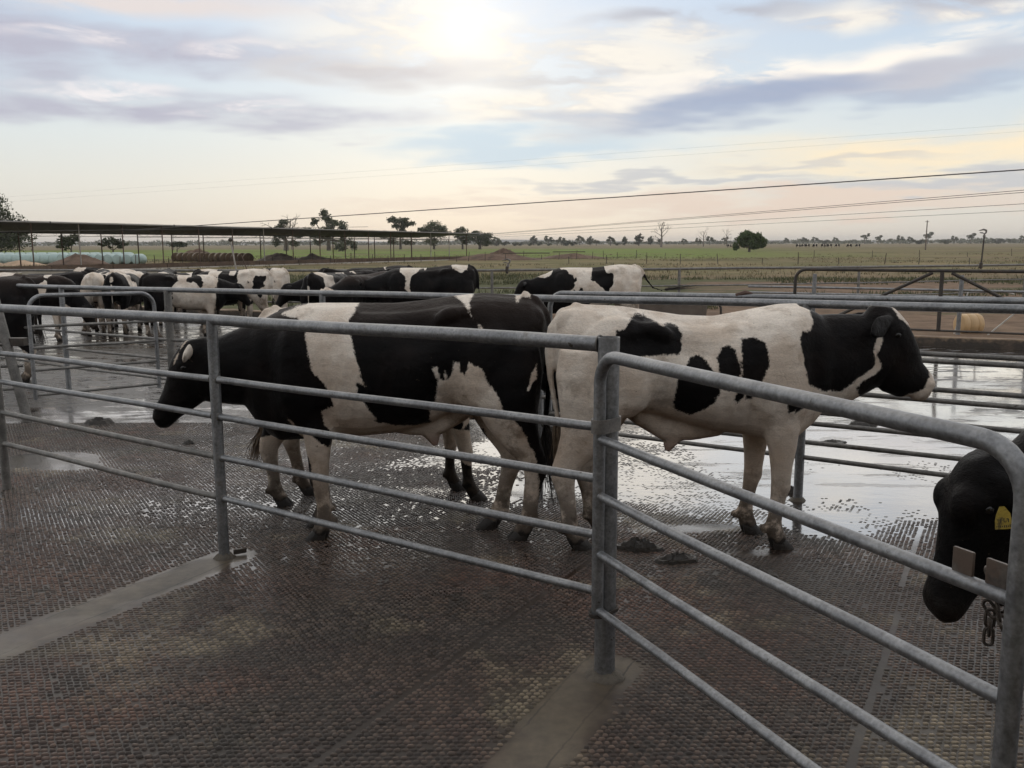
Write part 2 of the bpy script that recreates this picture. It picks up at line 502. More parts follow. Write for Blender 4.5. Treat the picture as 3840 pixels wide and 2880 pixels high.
# grip pattern carried on beyond the modelled pads
pe1 = py; pe2 = px
row = t.m("DIVIDE", pe1, 0.0253)
par = t.mul(t.m("MODULO", t.m("FLOOR", row), 2.0), 0.5)
cu = t.sub(t.m("FRACT", t.add(t.m("DIVIDE", pe2, 0.0290), par)), 0.5); cv = t.sub(t.m("FRACT", row), 0.5)
dist = t.m("SQRT", t.add(t.mul(cu, cu), t.mul(cv, cv)))
padh = t.ss(dist, 0.46, 0.26)
padzone = t.mul(t.mul(t.ss(py, 9.4, 9.5), t.ss(py, 17.0, 11.0)), t.sub(1.0, smo))
hgt = t.add(t.mul(t.mul(padh, padzone), t.sub(1.0, t.mul(wsharp, 0.8))), t.mul(n3, 0.25))
hgt = t.add(hgt, t.mul(muck, 1.2))
hgt = t.add(hgt, t.mul(wsharp, t.mul(t.noise(t.map(geo, scale=(1.0, 2.0, 1.0)), 5.0, 4.0, 0.6), 1.6)))
rough = t.mixf(film, 0.50, 0.24)
rough = t.mixf(wsharp, rough, 0.085)
rough = t.m("MAXIMUM", rough, t.mul(muck, 0.4))
rough = t.m("MAXIMUM", rough, t.m("MAXIMUM", t.mul(t.m("MINIMUM", t.mul(pad, 4.0), 1.0), 0.26), t.mul(strip, 0.5)))
setp(Base_Color=c, Roughness=rough, Specular_IOR_Level=t.mixf(wsharp, 0.5, 1.0),
     Coat_Weight=t.mul(wsharp, 0.75), Coat_Roughness=0.07, Coat_IOR=1.5,
     Normal=t.bump(hgt, t.mixf(wsharp, 0.8, 0.22), 0.006))

# slab sheet: fine near the camera, coarser away, with the fall of the yard in it
def steps(a, b, s0, g):
    out = [a]; s = s0
    while out[-1] < b:
        out.append(out[-1] + s); s *= g
    return out
ys = np.array(list(np.arange(0.6, 8.0, 0.06)) + steps(8.0, 40.0, 0.065, 1.03))
xp = np.array(list(np.arange(0, 5.0, 0.06)) + steps(5.0, 34.0, 0.07, 1.06))
xs = np.concatenate([-xp[:0:-1], xp])
X, Y = np.meshgrid(xs, ys)
# rows beyond the kerb are squeezed onto it
lim = KERB(X) + 0.02
Y2 = np.minimum(Y, lim)
Z = np.interp(Y2, _GY, _GZ) + 0.012 * (fbm(X * 0.7, Y2 * 0.7, 3) - 0.5)
ny, nx = X.shape
q = np.arange(ny * nx).reshape(ny, nx)
quads = np.stack([q[:-1, :-1], q[:-1, 1:], q[1:, 1:], q[1:, :-1]], -1).reshape(-1, 4)
keep = ((Y - lim)[:-1, :-1] < 0).reshape(-1)
V = np.stack([X, Y2, Z], -1).reshape(-1, 3)
me = np_mesh("yard", V, quads[keep], None, m_yard, True)
fx, fy = V[:, 0], V[:, 1]
fattr(me, "wet", wetness(fx, fy)); fattr(me, "smooth", smoothzone(fx, fy))
st = np.zeros(len(fx))
for a, b, w in STRIPS:
    d = seg_dist(fx, fy, a, b) + 0.16 * (fbm(fx * 7, fy * 7, 4) - 0.5)
    st = np.maximum(st, np.clip((w - d) / 0.06 + 0.4, 0, 1) * np.clip(-.15 + 1.9 * fbm(fx * 3.3 + 3, fy * 3.3, 4), .12, 1))
fattr(me, "strip", np.clip(st, 0, 1)); fattr(me, "pad", np.zeros(len(fx)))
yard = link("yard", me); tag(yard, kind="structure")
def ground_z(x, y):
    return np.interp(y, _GY, _GZ) + 0.012 * (fbm(np.asarray(x) * 0.7, np.asarray(y) * 0.7, 3) - 0.5)

# raised grip pads pressed into the slab
JOINTS = [((0.62, 5.25), (-0.75, 2.70)), ((2.6, 5.55), (0.95, 2.45)), ((3.9, 6.2), (2.3, 3.2))]
pu, pv = 0.0290, 0.0253
E1p = np.array([-0.02, 0.9998]); E2p = np.array([0.9998, 0.02])
rs = np.random.RandomState(3)
def pads(y0, y1, hexa, name, amp):
    J0, J1 = int(y0 / pv) - 6, int(y1 / pv) + 6
    I, J = np.meshgrid(np.arange(-int(y1 * .63 / pu) - 20, int(y1 * .63 / pu) + 20), np.arange(J0, J1))
    a2 = (I + 0.5 * (J % 2)) * pu; a1 = J * pv
    gx = (a2 * E2p[0] + a1 * E1p[0]).ravel(); gy = (a2 * E2p[1] + a1 * E1p[1]).ravel()
    gx = gx + 0.006 * (fbm(gx * 3, gy * 3, 2) - .5) + rs.normal(0, .0012, gx.shape); gy = gy + 0.006 * (fbm(gx * 2 + 8, gy * 2, 2) - .5) + rs.normal(0, .0010, gy.shape)
    vis = (gy > y0) & (gy <= y1) & (np.abs(gx) < 0.60 * gy + 0.25)
    gx, gy = gx[vis], gy[vis]
    sm = smoothzone(gx, gy)
    jd = np.full(gx.shape, 9.0)
    for a, b in JOINTS:
        jd = np.minimum(jd, seg_dist(gx, gy, a, b))
    w0 = wetness(gx, gy)
    k = (sm < 0.72) & (jd > 0.011) & (rs.rand(len(gx)) > 0.03) & (rs.rand(len(gx)) < np.clip((1.06 + .5 * (fbm(gx * 2, gy * 2, 3) - .5) - w0) / .30, 0, 1)) & (rs.rand(len(gx)) < np.where(gx > 1.6, np.clip((7.6 - gy) / 1.4, 0, 1), 1.0))
    gx, gy, sm = gx[k], gy[k], sm[k]
    wt = np.clip((wetness(gx, gy) - 0.55) / 0.45, 0, 1)
    wear = fbm(gx * 1.3 + 20, gy * 1.3, 3)
    h = (amp * (1 - 0.6 * wt) * (0.30 + 1.35 * wear) * (1 - sm)) * rs.uniform(.75, 1.25, len(gx))
    n = len(gx); m_ = len(hexa)
    psx = np.clip(rs.normal(1.05, .12, n), .6, 1.4); psy = np.clip(rs.normal(.95, .12, n), .6, 1.3)
    vv = np.zeros((n, 2 * m_, 3), np.float32)
    gzz = ground_z(gx, gy)
    for i, (u, v) in enumerate(hexa):
        for lev, sc_ in enumerate((1.10, 0.68)):
            uu = u * pu * sc_ * psx * rs.uniform(.85, 1.15, n); vw = v * pv * sc_ * psy * rs.uniform(.85, 1.15, n)
            vv[:, lev * m_ + i, 0] = gx + uu * E2p[0] + vw * E1p[0]
            vv[:, lev * m_ + i, 1] = gy + uu * E2p[1] + vw * E1p[1]
            vv[:, lev * m_ + i, 2] = gzz + (h * rs.uniform(.8, 1.2, n) if lev else -0.003)
    base_i = (np.arange(n) * 2 * m_)[:, None]
    sides = np.concatenate([base_i + np.array([[i, (i + 1) % m_, m_ + (i + 1) % m_, m_ + i]]) for i in range(m_)])
    if m_ == 6:
        tops = np.concatenate([base_i + np.array([[6, 7, 8, 9]]), base_i + np.array([[6, 9, 10, 11]])])
    else:
        tops = base_i + np.array([[4, 5, 6, 7]])
    me = np_mesh(name, vv.reshape(-1, 3), np.concatenate([sides, tops]), None, m_yard, False)
    fl = vv.reshape(-1, 3)
    fattr(me, "wet", np.clip(wetness(fl[:, 0], fl[:, 1]), 0, 1) * 0.5); fattr(me, "smooth", np.zeros(len(fl))); fattr(me, "strip", np.zeros(len(fl)))
    pd = np.zeros((n, 2 * m_)); pd[:, m_:] = np.clip((rs.rand(n) * 1.1 * (0.25 + 1.7 * fbm(gx * 1.9 + 50, gy * 1.9, 4)) ** 1.3), .02, 1.2)[:, None]
    fattr(me, "pad", pd.ravel())
    o = link(name, me, yard); o["kind"] = "stuff"
pads(1.65, 5.6, [(-.46, .02), (-.30, -.33), (.28, -.36), (.46, -.03), (.27, .34), (-.29, .30)], "grip_pads", 0.0050)
pads(5.6, 9.5, [(-.46, 0), (0, -.50), (.46, 0), (0, .50)], "grip_pads", 0.0052)

# dung pats
m_dung = simple("dung", (0.022, 0.017, 0.012), 0.42, 0, 0.4, 20.0, 0.8, 45.0)
def dung(x, y, r, hh, seed, label, el=0.6, rz=0.0):
    rr = np.random.RandomState(seed)
    mb = MB(); v = []; f = []
    nr, na = 9, 26
    ph = rr.rand(5) * 6.28
    for i in range(nr + 1):
        for k in range(na):
            an = 2 * math.pi * k / na
            q = i / nr
            edge = 1 + 0.18 * math.sin(2 * an + ph[0]) + 0.10 * math.sin(5 * an + ph[1]) + 0.06 * math.sin(9 * an + ph[2])
            rad = r * q * edge
            z = hh * (1 - q ** 2.2) * (0.75 + 0.6 * rr.rand()) + hh * 0.25 * math.sin(q * 13 + ph[3])
            if i == nr: z = -0.01
            lx, ly = rad * math.cos(an), rad * math.sin(an) * el
            c_, s_ = math.cos(rz), math.sin(rz)
            v.append((lx * c_ - ly * s_, lx * s_ + ly * c_, z))
    for i in range(nr):
        for k in range(na):
            a = i * na + k; b = i * na + (k + 1) % na
            f.append((a, a + na, b + na, b))
    mb.raw(v, f)
    o = mb.build("dung_pat", m_dung)
    o.location = (x, y, float(ground_z(x, y)) + 0.002)
    return tag(o, label, "dung", "dung pats on the yard floor")
dung(0.74, 5.10, 0.13, 0.045, 1, "thick dark dung pat on the floor just right of the capped post")
dung(0.93, 4.88, 0.12, 0.035, 2, "dark ring-shaped dung pat right of the thickest pat", 0.55, 0.4)
dung(1.32, 4.70, 0.13, 0.016, 3, "flat smeared dung pat below the middle gate rails", 0.5, -0.3)
dung(0.60, 5.32, 0.05, 0.03, 4, "small dung lump behind the thickest pat")
dung(-4.40, 9.45, 0.16, 0.05, 5, "dark dung pat on wet floor below the left swing gate", 0.7)
dung(2.05, 6.45, 0.06, 0.03, 6, "dung lump beside the back fence post")
dung(3.7, 9.3, 0.16, 0.04, 7, "dung lump standing in the puddle at the right edge", 0.6)
dung(3.0, 8.3, 0.15, 0.02, 8, "flat dung smear in the puddle right of the raised head", 0.5)
dung(-3.05, 8.35, 0.06, 0.025, 9, "small dung lump on pale floor left of the lowered nose")
# ================================================================= PIPE FENCES AND GATES
def pipe_mat(name, base, base2, rust, metal, rough, rustamt):
    m, t, setp = mat(name)
    geo = t.n("ShaderNodeNewGeometry").outputs["Position"]
    a = t.noise(geo, 9.0, 5.0, 0.62)
    b = t.noise(geo, 60.0, 4.0, 0.65)
    sp = t.n("ShaderNodeTexVoronoi"); t.put(sp.inputs["Vector"], geo); sp.inputs["Scale"].default_value = 95.0
    c = t.mix(t.ss(a, 0.34, 0.66), base, base2)
    f = t.lin(b, 0.3, 0.7, 0.72, 1.25)
    c = t.mix(1.0, c, t.comb(f, f, f), "MULTIPLY")
    f2 = t.lin(sp.outputs["Distance"], 0.0, 0.9, 0.85, 1.12)
    c = t.mix(1.0, c, t.comb(f2, f2, f2), "MULTIPLY")
    rm = t.ss(t.noise(geo, 5.0, 6.0, 0.68), 0.66 - rustamt, 0.76 - rustamt)
    spots = t.ss(t.noise(geo, 28.0, 3.0, 0.6), 0.69, 0.73)
    c = t.mix(t.mul(rm, 0.75), c, rust)
    c = t.mix(spots, c, (0.05, 0.04, 0.03))
    met = t.mul(t.sub(1.0, t.m("MAXIMUM", rm, spots)), metal)
    setp(Base_Color=c, Metallic=met, Roughness=t.lin(b, 0.3, 0.7, rough - 0.08, rough + 0.14),
         Normal=t.bump(t.add(b, t.mul(a, 0.5)), 0.22, 0.004))
    return m
m_galv = pipe_mat("galvanised_pipe", (0.20, 0.205, 0.212), (0.29, 0.295, 0.30), (0.115, 0.085, 0.062), 0.72, 0.42, 0.035)
m_galvd = pipe_mat("dirty_galvanised_pipe", (0.15, 0.145, 0.135), (0.23, 0.22, 0.205), (0.085, 0.062, 0.045), 0.50, 0.52, 0.07)
m_dark = pipe_mat("dark_rusted_pipe", (0.045, 0.040, 0.036), (0.075, 0.062, 0.05), (0.07, 0.042, 0.027), 0.25, 0.55, 0.12)

def rail_obj(a, b, r, parent, m, name="rail", seg=14, sag=0.0, seed=0):
    """straight pipe from a to b, very slightly bent and dented"""
    a = Vector(a); b = Vector(b)
    L = (b - a).length
    n = max(2, int(L / 0.35))
    rr = random.Random(seed * 31 + int(abs(a.x * 97 + a.z * 193 + b.y * 7)))
    k1, k2 = rr.uniform(-.004, .004), rr.uniform(-.004, .004)
    pts = []
    for i in range(n + 1):
        q = i / n
        s = math.sin(math.pi * q)
        pts.append(a.lerp(b, q) + Vector((0, k2 * s, -sag * s + k1 * math.sin(2 * math.pi * q))))
    mb = MB().tube(pts, r, seg)
    return mb.build(name, m, parent)

def post_obj(x, y, top, r, parent, m, hollow=True, lean=(0, 0), seg=20, name="post"):
    z0 = gz(y) - 0.05
    mb = MB()
    b = Vector((x, y, z0)); t_ = Vector((x + lean[0], y + lean[1], top))
    if hollow:
        v = []; f = []
        prof = [(r, 0), (r, 1), (r - 0.0045, 1), (r - 0.0045, 1 - 0.12 / (top - z0))]
        for rad, q in prof:
            c_ = b.lerp(t_, q)
            for k in range(seg):
                an = 2 * math.pi * k / seg
                v.append((c_.x + rad * math.cos(an), c_.y + rad * math.sin(an), c_.z))
        for i in range(3):
            for k in range(seg):
                a = i * seg + k; bb = i * seg + (k + 1) % seg
                f.append((a, bb, bb + seg, a + seg))
        f.append(tuple(range(3 * seg, 4 * seg)))
        mb.raw(v, f)
    else:
        mb.tube([b, t_], r, seg)
    return mb.build(name, m, parent)

def grout(x, y, r, parent, m):
    mb = MB(); rr = random.Random(int(x * 100))
    n = 18; prof = []
    v = []; f = []
    for i, (rad, z) in enumerate(((r * 0.9, 0.030), (r * 1.25, 0.022), (r * 1.75, 0.006), (r * 2.1, -0.02))):
        for k in range(n):
            an = 2 * math.pi * k / n
            q = rad * (1 + (0.12 * rr.uniform(-1, 1) if i > 0 else 0))
            v.append((x + q * math.cos(an), y + q * math.sin(an), gz(y) + z * rr.uniform(.7, 1.2)))
    for i in range(3):
        for k in range(n):
            a = i * n + k; b = i * n + (k + 1) % n
            f.append((a, b, b + n, a + n))
    mb.raw(v, f)
    return mb.build("footing_collar", m, parent)
m_grout = simple("footing_grout", (0.10, 0.085, 0.066), 0.75, 0, 0.35, 18.0, 0.7, 70.0)

HA = [1.366, 1.035, 0.825, 0.592, 0.355]
P2, P1, P0 = (-3.80, 6.60), (-1.65, 4.965), (0.375, 3.477)
fA = empty("pipe_fence", (P1[0], P1[1], gz(P1[1])), 0, "near galvanised pipe fence of five rails crossing in front of the black cow", "fence")
def addp(o, root):
    o.location = -Vector(root.location)
    o.parent = root
    return o
def under(root, fn, *a, **k):
    o = fn(*a, parent=None, **k)
    return addp(o, root)
PM1 = (P2[0] - 2.2, P2[1] + 1.62)
segs = [(PM1, P2), (P2, P1), (P1, P0)]
for i, h in enumerate(HA):
    for j, (a, b) in enumerate(segs):
        r = 0.030 if i == 0 else 0.0185
        za, zb = gz(a[1]) + h, gz(b[1]) + h
        if j == 2 and i == 0: zb = 1.362
        mm = m_galv if (i in (0, 1, 2) or j == 2) else m_galvd
        bb = (b[0] - 0.035, b[1] + 0.026) if j == 2 else b
        under(fA, rail_obj, (a[0], a[1], za), (bb[0], bb[1], zb), r, m=mm, seed=i)
under(fA, post_obj, P0[0], P0[1], 1.392, 0.0425, m=m_galv, seg=32)
under(fA, post_obj, P1[0], P1[1], gz(P1[1]) + HA[0], 0.030, m=m_galv, hollow=False)
under(fA, post_obj, P2[0], P2[1], gz(P2[1]) + HA[0], 0.030, m=m_galvd, hollow=False)
under(fA, grout, P0[0], P0[1], 0.045, m=m_grout)
under(fA, grout, P1[0], P1[1], 0.033, m=m_grout)
# weld beads where the top rail meets the open post, drain plate beside the middle post
addp(MB().tube([(P0[0] - .036, P0[1] + .020, 1.332), (P0[0] - .040, P0[1] + .006, 1.355), (P0[0] - .037, P0[1] - .012, 1.372)], 0.005, 6).build("weld_bead", m_galvd), fA)
addp(MB().box((P1[0] + 0.075, P1[1] + 0.05, gz(P1[1]) + 0.022), (0.075, 0.010, 0.028), 0.55, 0.003).build("toe_plate", m_dark), fA)

# weld collars where rails meet the near posts
def weld(c_, ax_, r_, root):
    c_ = Vector(c_); ax_ = Vector(ax_).normalized()
    u_ = ax_.cross(Vector((0, 0, 1))).normalized(); w_ = ax_.cross(u_)
    rr_ = random.Random(int(c_.z * 1000))
    pts = [c_ + (u_ * math.cos(k_ * .3491) + w_ * math.sin(k_ * .3491)) * (r_ + .0015) + ax_ * rr_.uniform(-.002, .002) for k_ in range(19)]
    addp(MB().tube(pts, 0.0042, 6, cap=False).build("weld_bead", m_galvd), root)
for (a_, b_) in ((P0, P1), (P1, P0), (P1, P2)):
    dv = Vector((b_[0] - a_[0], b_[1] - a_[1], 0)).normalized()
    off_ = 0.0425 if a_ is P0 else 0.030
    for i_, h_ in enumerate(HA):
        if i_ == 0 and a_ is not P0: continue
        q_ = Vector((a_[0], a_[1], gz(a_[1]) + h_)) + dv * off_
        weld(q_, dv, 0.030 if i_ == 0 else 0.0185, fA)

# ---- near gate on the right
GA = np.array([0.336, 3.410]); GB = np.array([1.058, 1.80])
def gp(q, z, off=0.0):
    d = (GB - GA) / np.hypot(*(GB - GA))
    nrm_ = np.array([d[1], -d[0]])
    p = GA + (GB - GA) * q + nrm_ * off
    return (float(p[0]), float(p[1]), z)
gB = empty("swing_gate", (GA[0], GA[1], 0), 0, "near galvanised swing gate with rounded top corners at right, chained shut", "gate")
gl_ = float(np.hypot(*(GB - GA)))
def gate_frame(P, L, ztop, zbot, rc, r, m, parent, left=True, right=True, seg=18):
    pts = []
    if left:
        pts += [P(0, zbot), P(0, ztop - rc)]
        for i in range(1, 8):
            an = math.pi / 2 * i / 8
            pts.append(P((rc - rc * math.cos(an)) / L, ztop - rc + rc * math.sin(an)))
        pts.append(P(rc / L, ztop))
    else:
        pts.append(P(0, ztop))
    for i in range(1, 6):
        q = rc / L + (1 - 2 * rc / L) * i / 6
        pts.append(P(q, ztop))
    if right:
        pts.append(P(1 - rc / L, ztop))
        for i in range(1, 8):
            an = math.pi / 2 * i / 8
            pts.append(P(1 - (rc - rc * math.sin(an)) / L, ztop - rc + rc * math.cos(an)))
        pts += [P(1, ztop - rc), P(1, zbot)]
    else:
        pts.append(P(1, ztop))
    return MB().tube(pts, r, seg).build("frame", m, parent)
addp(gate_frame(gp, gl_, 1.332, 0.285, 0.115, 0.0238, m_galv, None), gB)
for z in (1.005, 0.780, 0.545, 0.312):
    under(gB, rail_obj, gp(0.006, z), gp(0.994, z), 0.0175, m=m_galv, seg=18, seed=int(z * 100))
# hinge strap round post and gate stile, lower hinge ring
def strap(c1, c2, r1, r2, z0, z1, th, m, name):
    a = np.array(c1); b = np.array(c2)
    d = (b - a) / np.hypot(*(b - a)); base = math.atan2(d[1], d[0])
    out = []
    for k in range(11):
        an = base + math.pi / 2 + math.pi * k / 10
        out.append((a[0] + math.cos(an) * (r1 + .003), a[1] + math.sin(an) * (r1 + .003), math.cos(an), math.sin(an)))
    for k in range(11):
        an = base - math.pi / 2 + math.pi * k / 10
        out.append((b[0] + math.cos(an) * (r2 + .003), b[1] + math.sin(an) * (r2 + .003), math.cos(an), math.sin(an)))
    n = len(out); v = []; f = []
    for o_, z in ((0, z0), (th, z0), (th, z1), (0, z1)):
        for x, y, ux, uy in out:
            v.append((x + ux * o_, y + uy * o_, z))
    for i in range(4):
        for k in range(n):
            a_ = i * n + k; b_ = i * n + (k + 1) % n
            f.append((a_, b_, (b_ + n) % (4 * n), (a_ + n) % (4 * n)))
    return MB().raw(v, f).build(name, m, None)
m_steel = pipe_mat("weathered_flat_steel", (0.17, 0.16, 0.15), (0.26, 0.24, 0.22), (0.11, 0.07, 0.05), 0.5, 0.55, 0.10)
addp(strap(P0, gp(0, 0)[:2], 0.0425, 0.0238, 1.028, 1.082, 0.006, m_steel, "hinge_strap"), gB)
addp(strap(P0, gp(0, 0)[:2], 0.0425, 0.0238, 0.286, 0.300, 0.008, m_dark, "hinge_ring"), gB)
m_plate = pipe_mat("stained_plate_steel", (0.10, 0.085, 0.075), (0.16, 0.14, 0.12), (0.10, 0.065, 0.045), 0.35, 0.5, 0.12)
# latch plates on the second rail
for q0 in (0.908, 0.956):
    a = gp(q0, 0); b = gp(q0 + 0.030, 0)
    mx, my = (a[0] + b[0]) / 2, (a[1] + b[1]) / 2
    ang = math.atan2(b[1] - a[1], b[0] - a[0])
    addp(MB().box((mx, my, 1.046), (0.054, 0.008, 0.062), ang, 0.002).build("latch_plate", m_plate), gB)
addp(MB().lathe([(0.0, 0.0), (0.011, 0.0), (0.011, 0.010), (0.006, 0.014), (0.0, 0.014)], 8, gp(0.962, 1.005, -0.02)).build("bolt", m_steel), gB)
# chain hanging over the rail and round the stile
chain = empty("chain", gp(0.945, 0.99), 0, "rusty steel chain looped over the gate rail at the latch plates", "chain")
m_chain = simple("chain_steel", (0.075, 0.062, 0.052), 0.5, 0.6, 0.5, 40.0, 0.4, 90.0)
def link_mesh():
    pts = []
    a, b = 0.011, 0.009
    for k in range(17):
        an = 2 * math.pi * k / 16
        x = math.cos(an) * b; z = math.sin(an) * b + (a if math.sin(an) > 0 else -a) * min(1.0, abs(math.sin(an)) * 3)
        pts.append((x, 0, z))
    return MB().tube(pts, 0.0038, 6, cap=False).mesh("link", m_chain)
LM = link_mesh()
path = []
for s in (0, 1, 2, 3, 4): path.append(Vector(gp(0.952, 1.030 - 0.014 * s, -0.022)) + Vector((0.005 * s, -0.004 * s, 0)))
for s in range(1, 9): path.append(Vector(gp(0.955 + 0.008 * s, 0.975 - 0.022 * s, -0.026)) + Vector((0.002 * s, -.002 * s, 0)))
for s in range(1, 1): path.append(Vector(gp(0.985, 0.81 - 0.018 * s, -0.032)) + Vector((0.006 * s, -0.008 * s, 0)))
for s in range(0, 4): path.append(Vector(gp(0.955, 0.955 - 0.021 * s, -0.025)))
for i, p in enumerate(path):
    o = bpy.data.objects.new("link", LM); col.objects.link(o)
    o.parent = chain; o.location = p - Vector(chain.location)
    nxt = path[min(i + 1, len(path) - 1)] - path[max(i - 1, 0)]
    if nxt.length > 0.2: nxt = Vector((0, 0, -1))
    o.rotation_mode = "QUATERNION"
    o.rotation_quaternion = nxt.to_track_quat("Z", "Y") @ Matrix.Rotation(math.pi / 2 * (i % 2) + 0.4, 3, "Z").to_quaternion()

# ---- long fence behind the cows, continuing to the far left
CU = np.array([0.80441, -0.59407]); CN = np.array([0.59407, 0.80441]); CA = np.array([3.07, 5.42])
def cl(x):                                   # point on the long fence at given x
    t_ = (x - CA[0]) / CU[0]
    return (float(x), float(CA[1] + CU[1] * t_))
fC = empty("pipe_fence", (*cl(2.02), gz(6.2)), 0, "long galvanised pipe fence behind the two near cows, running to the left edge", "fence")
HC = [1.392, 1.05, 0.80, 0.565, 0.32]
cps = [cl(5.2), cl(2.02), cl(0.235), cl(-1.9), cl(-4.05), cl(-6.02), cl(-8.6)]
for i, h in enumerate(HC):
    for a, b in zip(cps[:-1], cps[1:]):
        mm = m_galv if i == 0 else m_galvd
        under(fC, rail_obj, (a[0], a[1], gz(a[1]) + h), (b[0], b[1], gz(b[1]) + h), 0.029 if i == 0 else 0.017, m=mm, seed=i, seg=12)
for p, r in ((cps[1], 0.032), (cps[2], 0.030), (cps[3], 0.030), (cps[4], 0.044), (cps[5], 0.034), (cps[6], 0.034)):
    under(fC, post_obj, p[0], p[1], gz(p[1]) + HC[0] - (0.0 if r < .04 else 0.01), r, m=m_galvd if r > .04 else m_galv, hollow=False)
under(fC, grout, cps[1][0], cps[1][1], 0.034, m=m_grout)
# ---- gate hung along its outer side, at right
def gd(q, z, A=np.array([0.33, 7.80]), B=np.array([4.55, 4.68])):
    p = A + (B - A) * q
    return (float(p[0]), float(p[1]), gz(p[1]) + z)
gD = empty("swing_gate", gd(0, 0), 0, "long galvanised gate folded against the back fence behind the white cow", "gate")
addp(gate_frame(gd, 5.25, 1.425, 0.40, 0.13, 0.022, m_galv, None, True, False, 14), gD)
for z in (1.068, 0.83, 0.60, 0.375):
    under(gD, rail_obj, gd(0.0, z), gd(1.0, z), 0.0175, m=m_galvd, seed=int(z * 50), seg=12)
under(gD, rail_obj, gd(0.62, 0.55), gd(0.68, 0.39), 0.013, m=m_dark, name="brace", seg=8)
addp(MB().tube([gd(0.315, 1.395), gd(0.322, 1.43), gd(0.335, 1.452), gd(0.345, 1.45)], [0.004, 0.022, 0.022, 0.004], 8).build("tie_rag", simple("tie_rag", (0.10, 0.06, 0.045), 0.8)), gD)

# ---- cross gate at left
def gh(q, z, A=np.array([-5.13, 9.60]), B=np.array([-4.17, 10.56])):
    p = A + (B - A) * q
    return (float(p[0]), float(p[1]), gz(p[1]) + z)
gH = empty("swing_gate", gh(0, 0), 0, "small round-cornered gate set across the pen at left", "gate")
addp(gate_frame(gh, 1.36, 1.36, 0.24, 0.16, 0.022, m_galv, None, True, True, 14), gH)
for z in (1.03, 0.80, 0.56, 0.29):
    under(gH, rail_obj, gh(0.0, z), gh(1.0, z), 0.016, m=m_galvd, seed=int(z * 70), seg=12)
hp = empty("gate_post", (-5.30, 9.72, gz(9.72)), 0, "thick grey gate post at the left edge with a steel strap", "post")
addp(post_obj(-5.26, 9.66, gz(9.7) + 1.42, 0.052, None, m_galvd, False, (-.30, .05)), hp)
addp(post_obj(-5.42, 9.9, gz(9.7) + 1.30, 0.030, None, m_galvd, False, (-.26, .02)), hp)
addp(MB().box((-5.42, 9.72, gz(9.7) + 0.86), (0.34, 0.10, 0.085), 0.0, 0.004).build("strap", m_dark), hp)
for z in (0.35, 0.60, 0.84):
    addp(MB().tube([(-5.3, 9.72, gz(9.7) + z), (-7.6, 8.9, gz(9) + z)], 0.017, 10).build("rail", m_galvd), hp)

# ---- kerb along the far side of the yard
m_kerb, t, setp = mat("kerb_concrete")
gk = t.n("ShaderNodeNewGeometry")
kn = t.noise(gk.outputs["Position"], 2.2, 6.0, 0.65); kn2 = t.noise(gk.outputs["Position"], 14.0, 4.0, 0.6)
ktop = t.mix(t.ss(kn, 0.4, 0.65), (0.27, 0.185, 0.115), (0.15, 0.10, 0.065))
kside = t.mix(t.ss(kn, 0.45, 0.7), (0.035, 0.027, 0.020), (0.085, 0.060, 0.042))       # upright face, darker than the top
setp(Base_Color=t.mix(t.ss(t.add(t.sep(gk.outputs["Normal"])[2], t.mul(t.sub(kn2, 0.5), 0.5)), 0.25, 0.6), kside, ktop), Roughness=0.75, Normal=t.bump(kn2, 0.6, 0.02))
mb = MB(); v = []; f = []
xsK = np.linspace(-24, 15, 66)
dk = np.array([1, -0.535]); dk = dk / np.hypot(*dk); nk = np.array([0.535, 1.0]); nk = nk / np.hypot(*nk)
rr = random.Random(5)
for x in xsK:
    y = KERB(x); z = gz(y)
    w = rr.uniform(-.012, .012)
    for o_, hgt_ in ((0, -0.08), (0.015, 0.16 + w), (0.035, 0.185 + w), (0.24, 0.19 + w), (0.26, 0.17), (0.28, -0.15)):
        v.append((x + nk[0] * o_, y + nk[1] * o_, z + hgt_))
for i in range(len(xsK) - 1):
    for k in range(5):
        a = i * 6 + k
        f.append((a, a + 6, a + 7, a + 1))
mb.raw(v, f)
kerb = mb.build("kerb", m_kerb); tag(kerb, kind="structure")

# ---- fence and gate beyond the kerb
fE = empty("pipe_fence", (4.0, 26.6, gz(26.6)), 0, "farthest grey pipe fence, crossing the dirt beyond the yard kerb", "fence")
fe = [(-16.0, 27.6), (-11.3, 26.7), (-6.55, 26.0), (-0.55, 25.4), (4.9, 26.6), (10.8, 28.3), (17.5, 31.0), (24, 33.8)]
for h, r in ((1.32, 0.036), (0.83, 0.022), (0.42, 0.022)):
    for a, b in zip(fe[:-1], fe[1:]):
        under(fE, rail_obj, (a[0], a[1], gz(a[1]) + h), (b[0], b[1], gz(b[1]) + h), r, m=m_galvd, seg=8)
for a in fe:
    under(fE, post_obj, a[0], a[1], gz(a[1]) + 1.32, 0.042, m=m_galvd, hollow=False, seg=10)
ke = lambda x, off=0.45: (float(x), float(KERB(x) + off))
gE = empty("swing_gate", (*ke(5.95), gz(19)), 0, "wide dark steel gate with slanting braces beyond the kerb at right", "gate")
def ge(q, z, A=np.array(ke(5.95)), B=np.array(ke(10.85))):
    p = A + (B - A) * q
    return (float(p[0]), float(p[1]), -0.27 + z)
gLL = 5.55
addp(gate_frame(ge, gLL, 1.47, 0.36, 0.22, 0.034, m_dark, None, True, True, 12), gE)
for z in (0.92, 0.30):
    under(gE, rail_obj, ge(0.0, z), ge(1.0, z), 0.022, m=m_dark, seg=8)
under(gE, rail_obj, ge(0.50, 1.45), ge(0.50, 0.30), 0.040, m=m_dark, name="upright", seg=8)
under(gE, rail_obj, ge(0.47, 1.43), ge(0.10, 0.36), 0.032, m=m_dark, name="brace", seg=8)
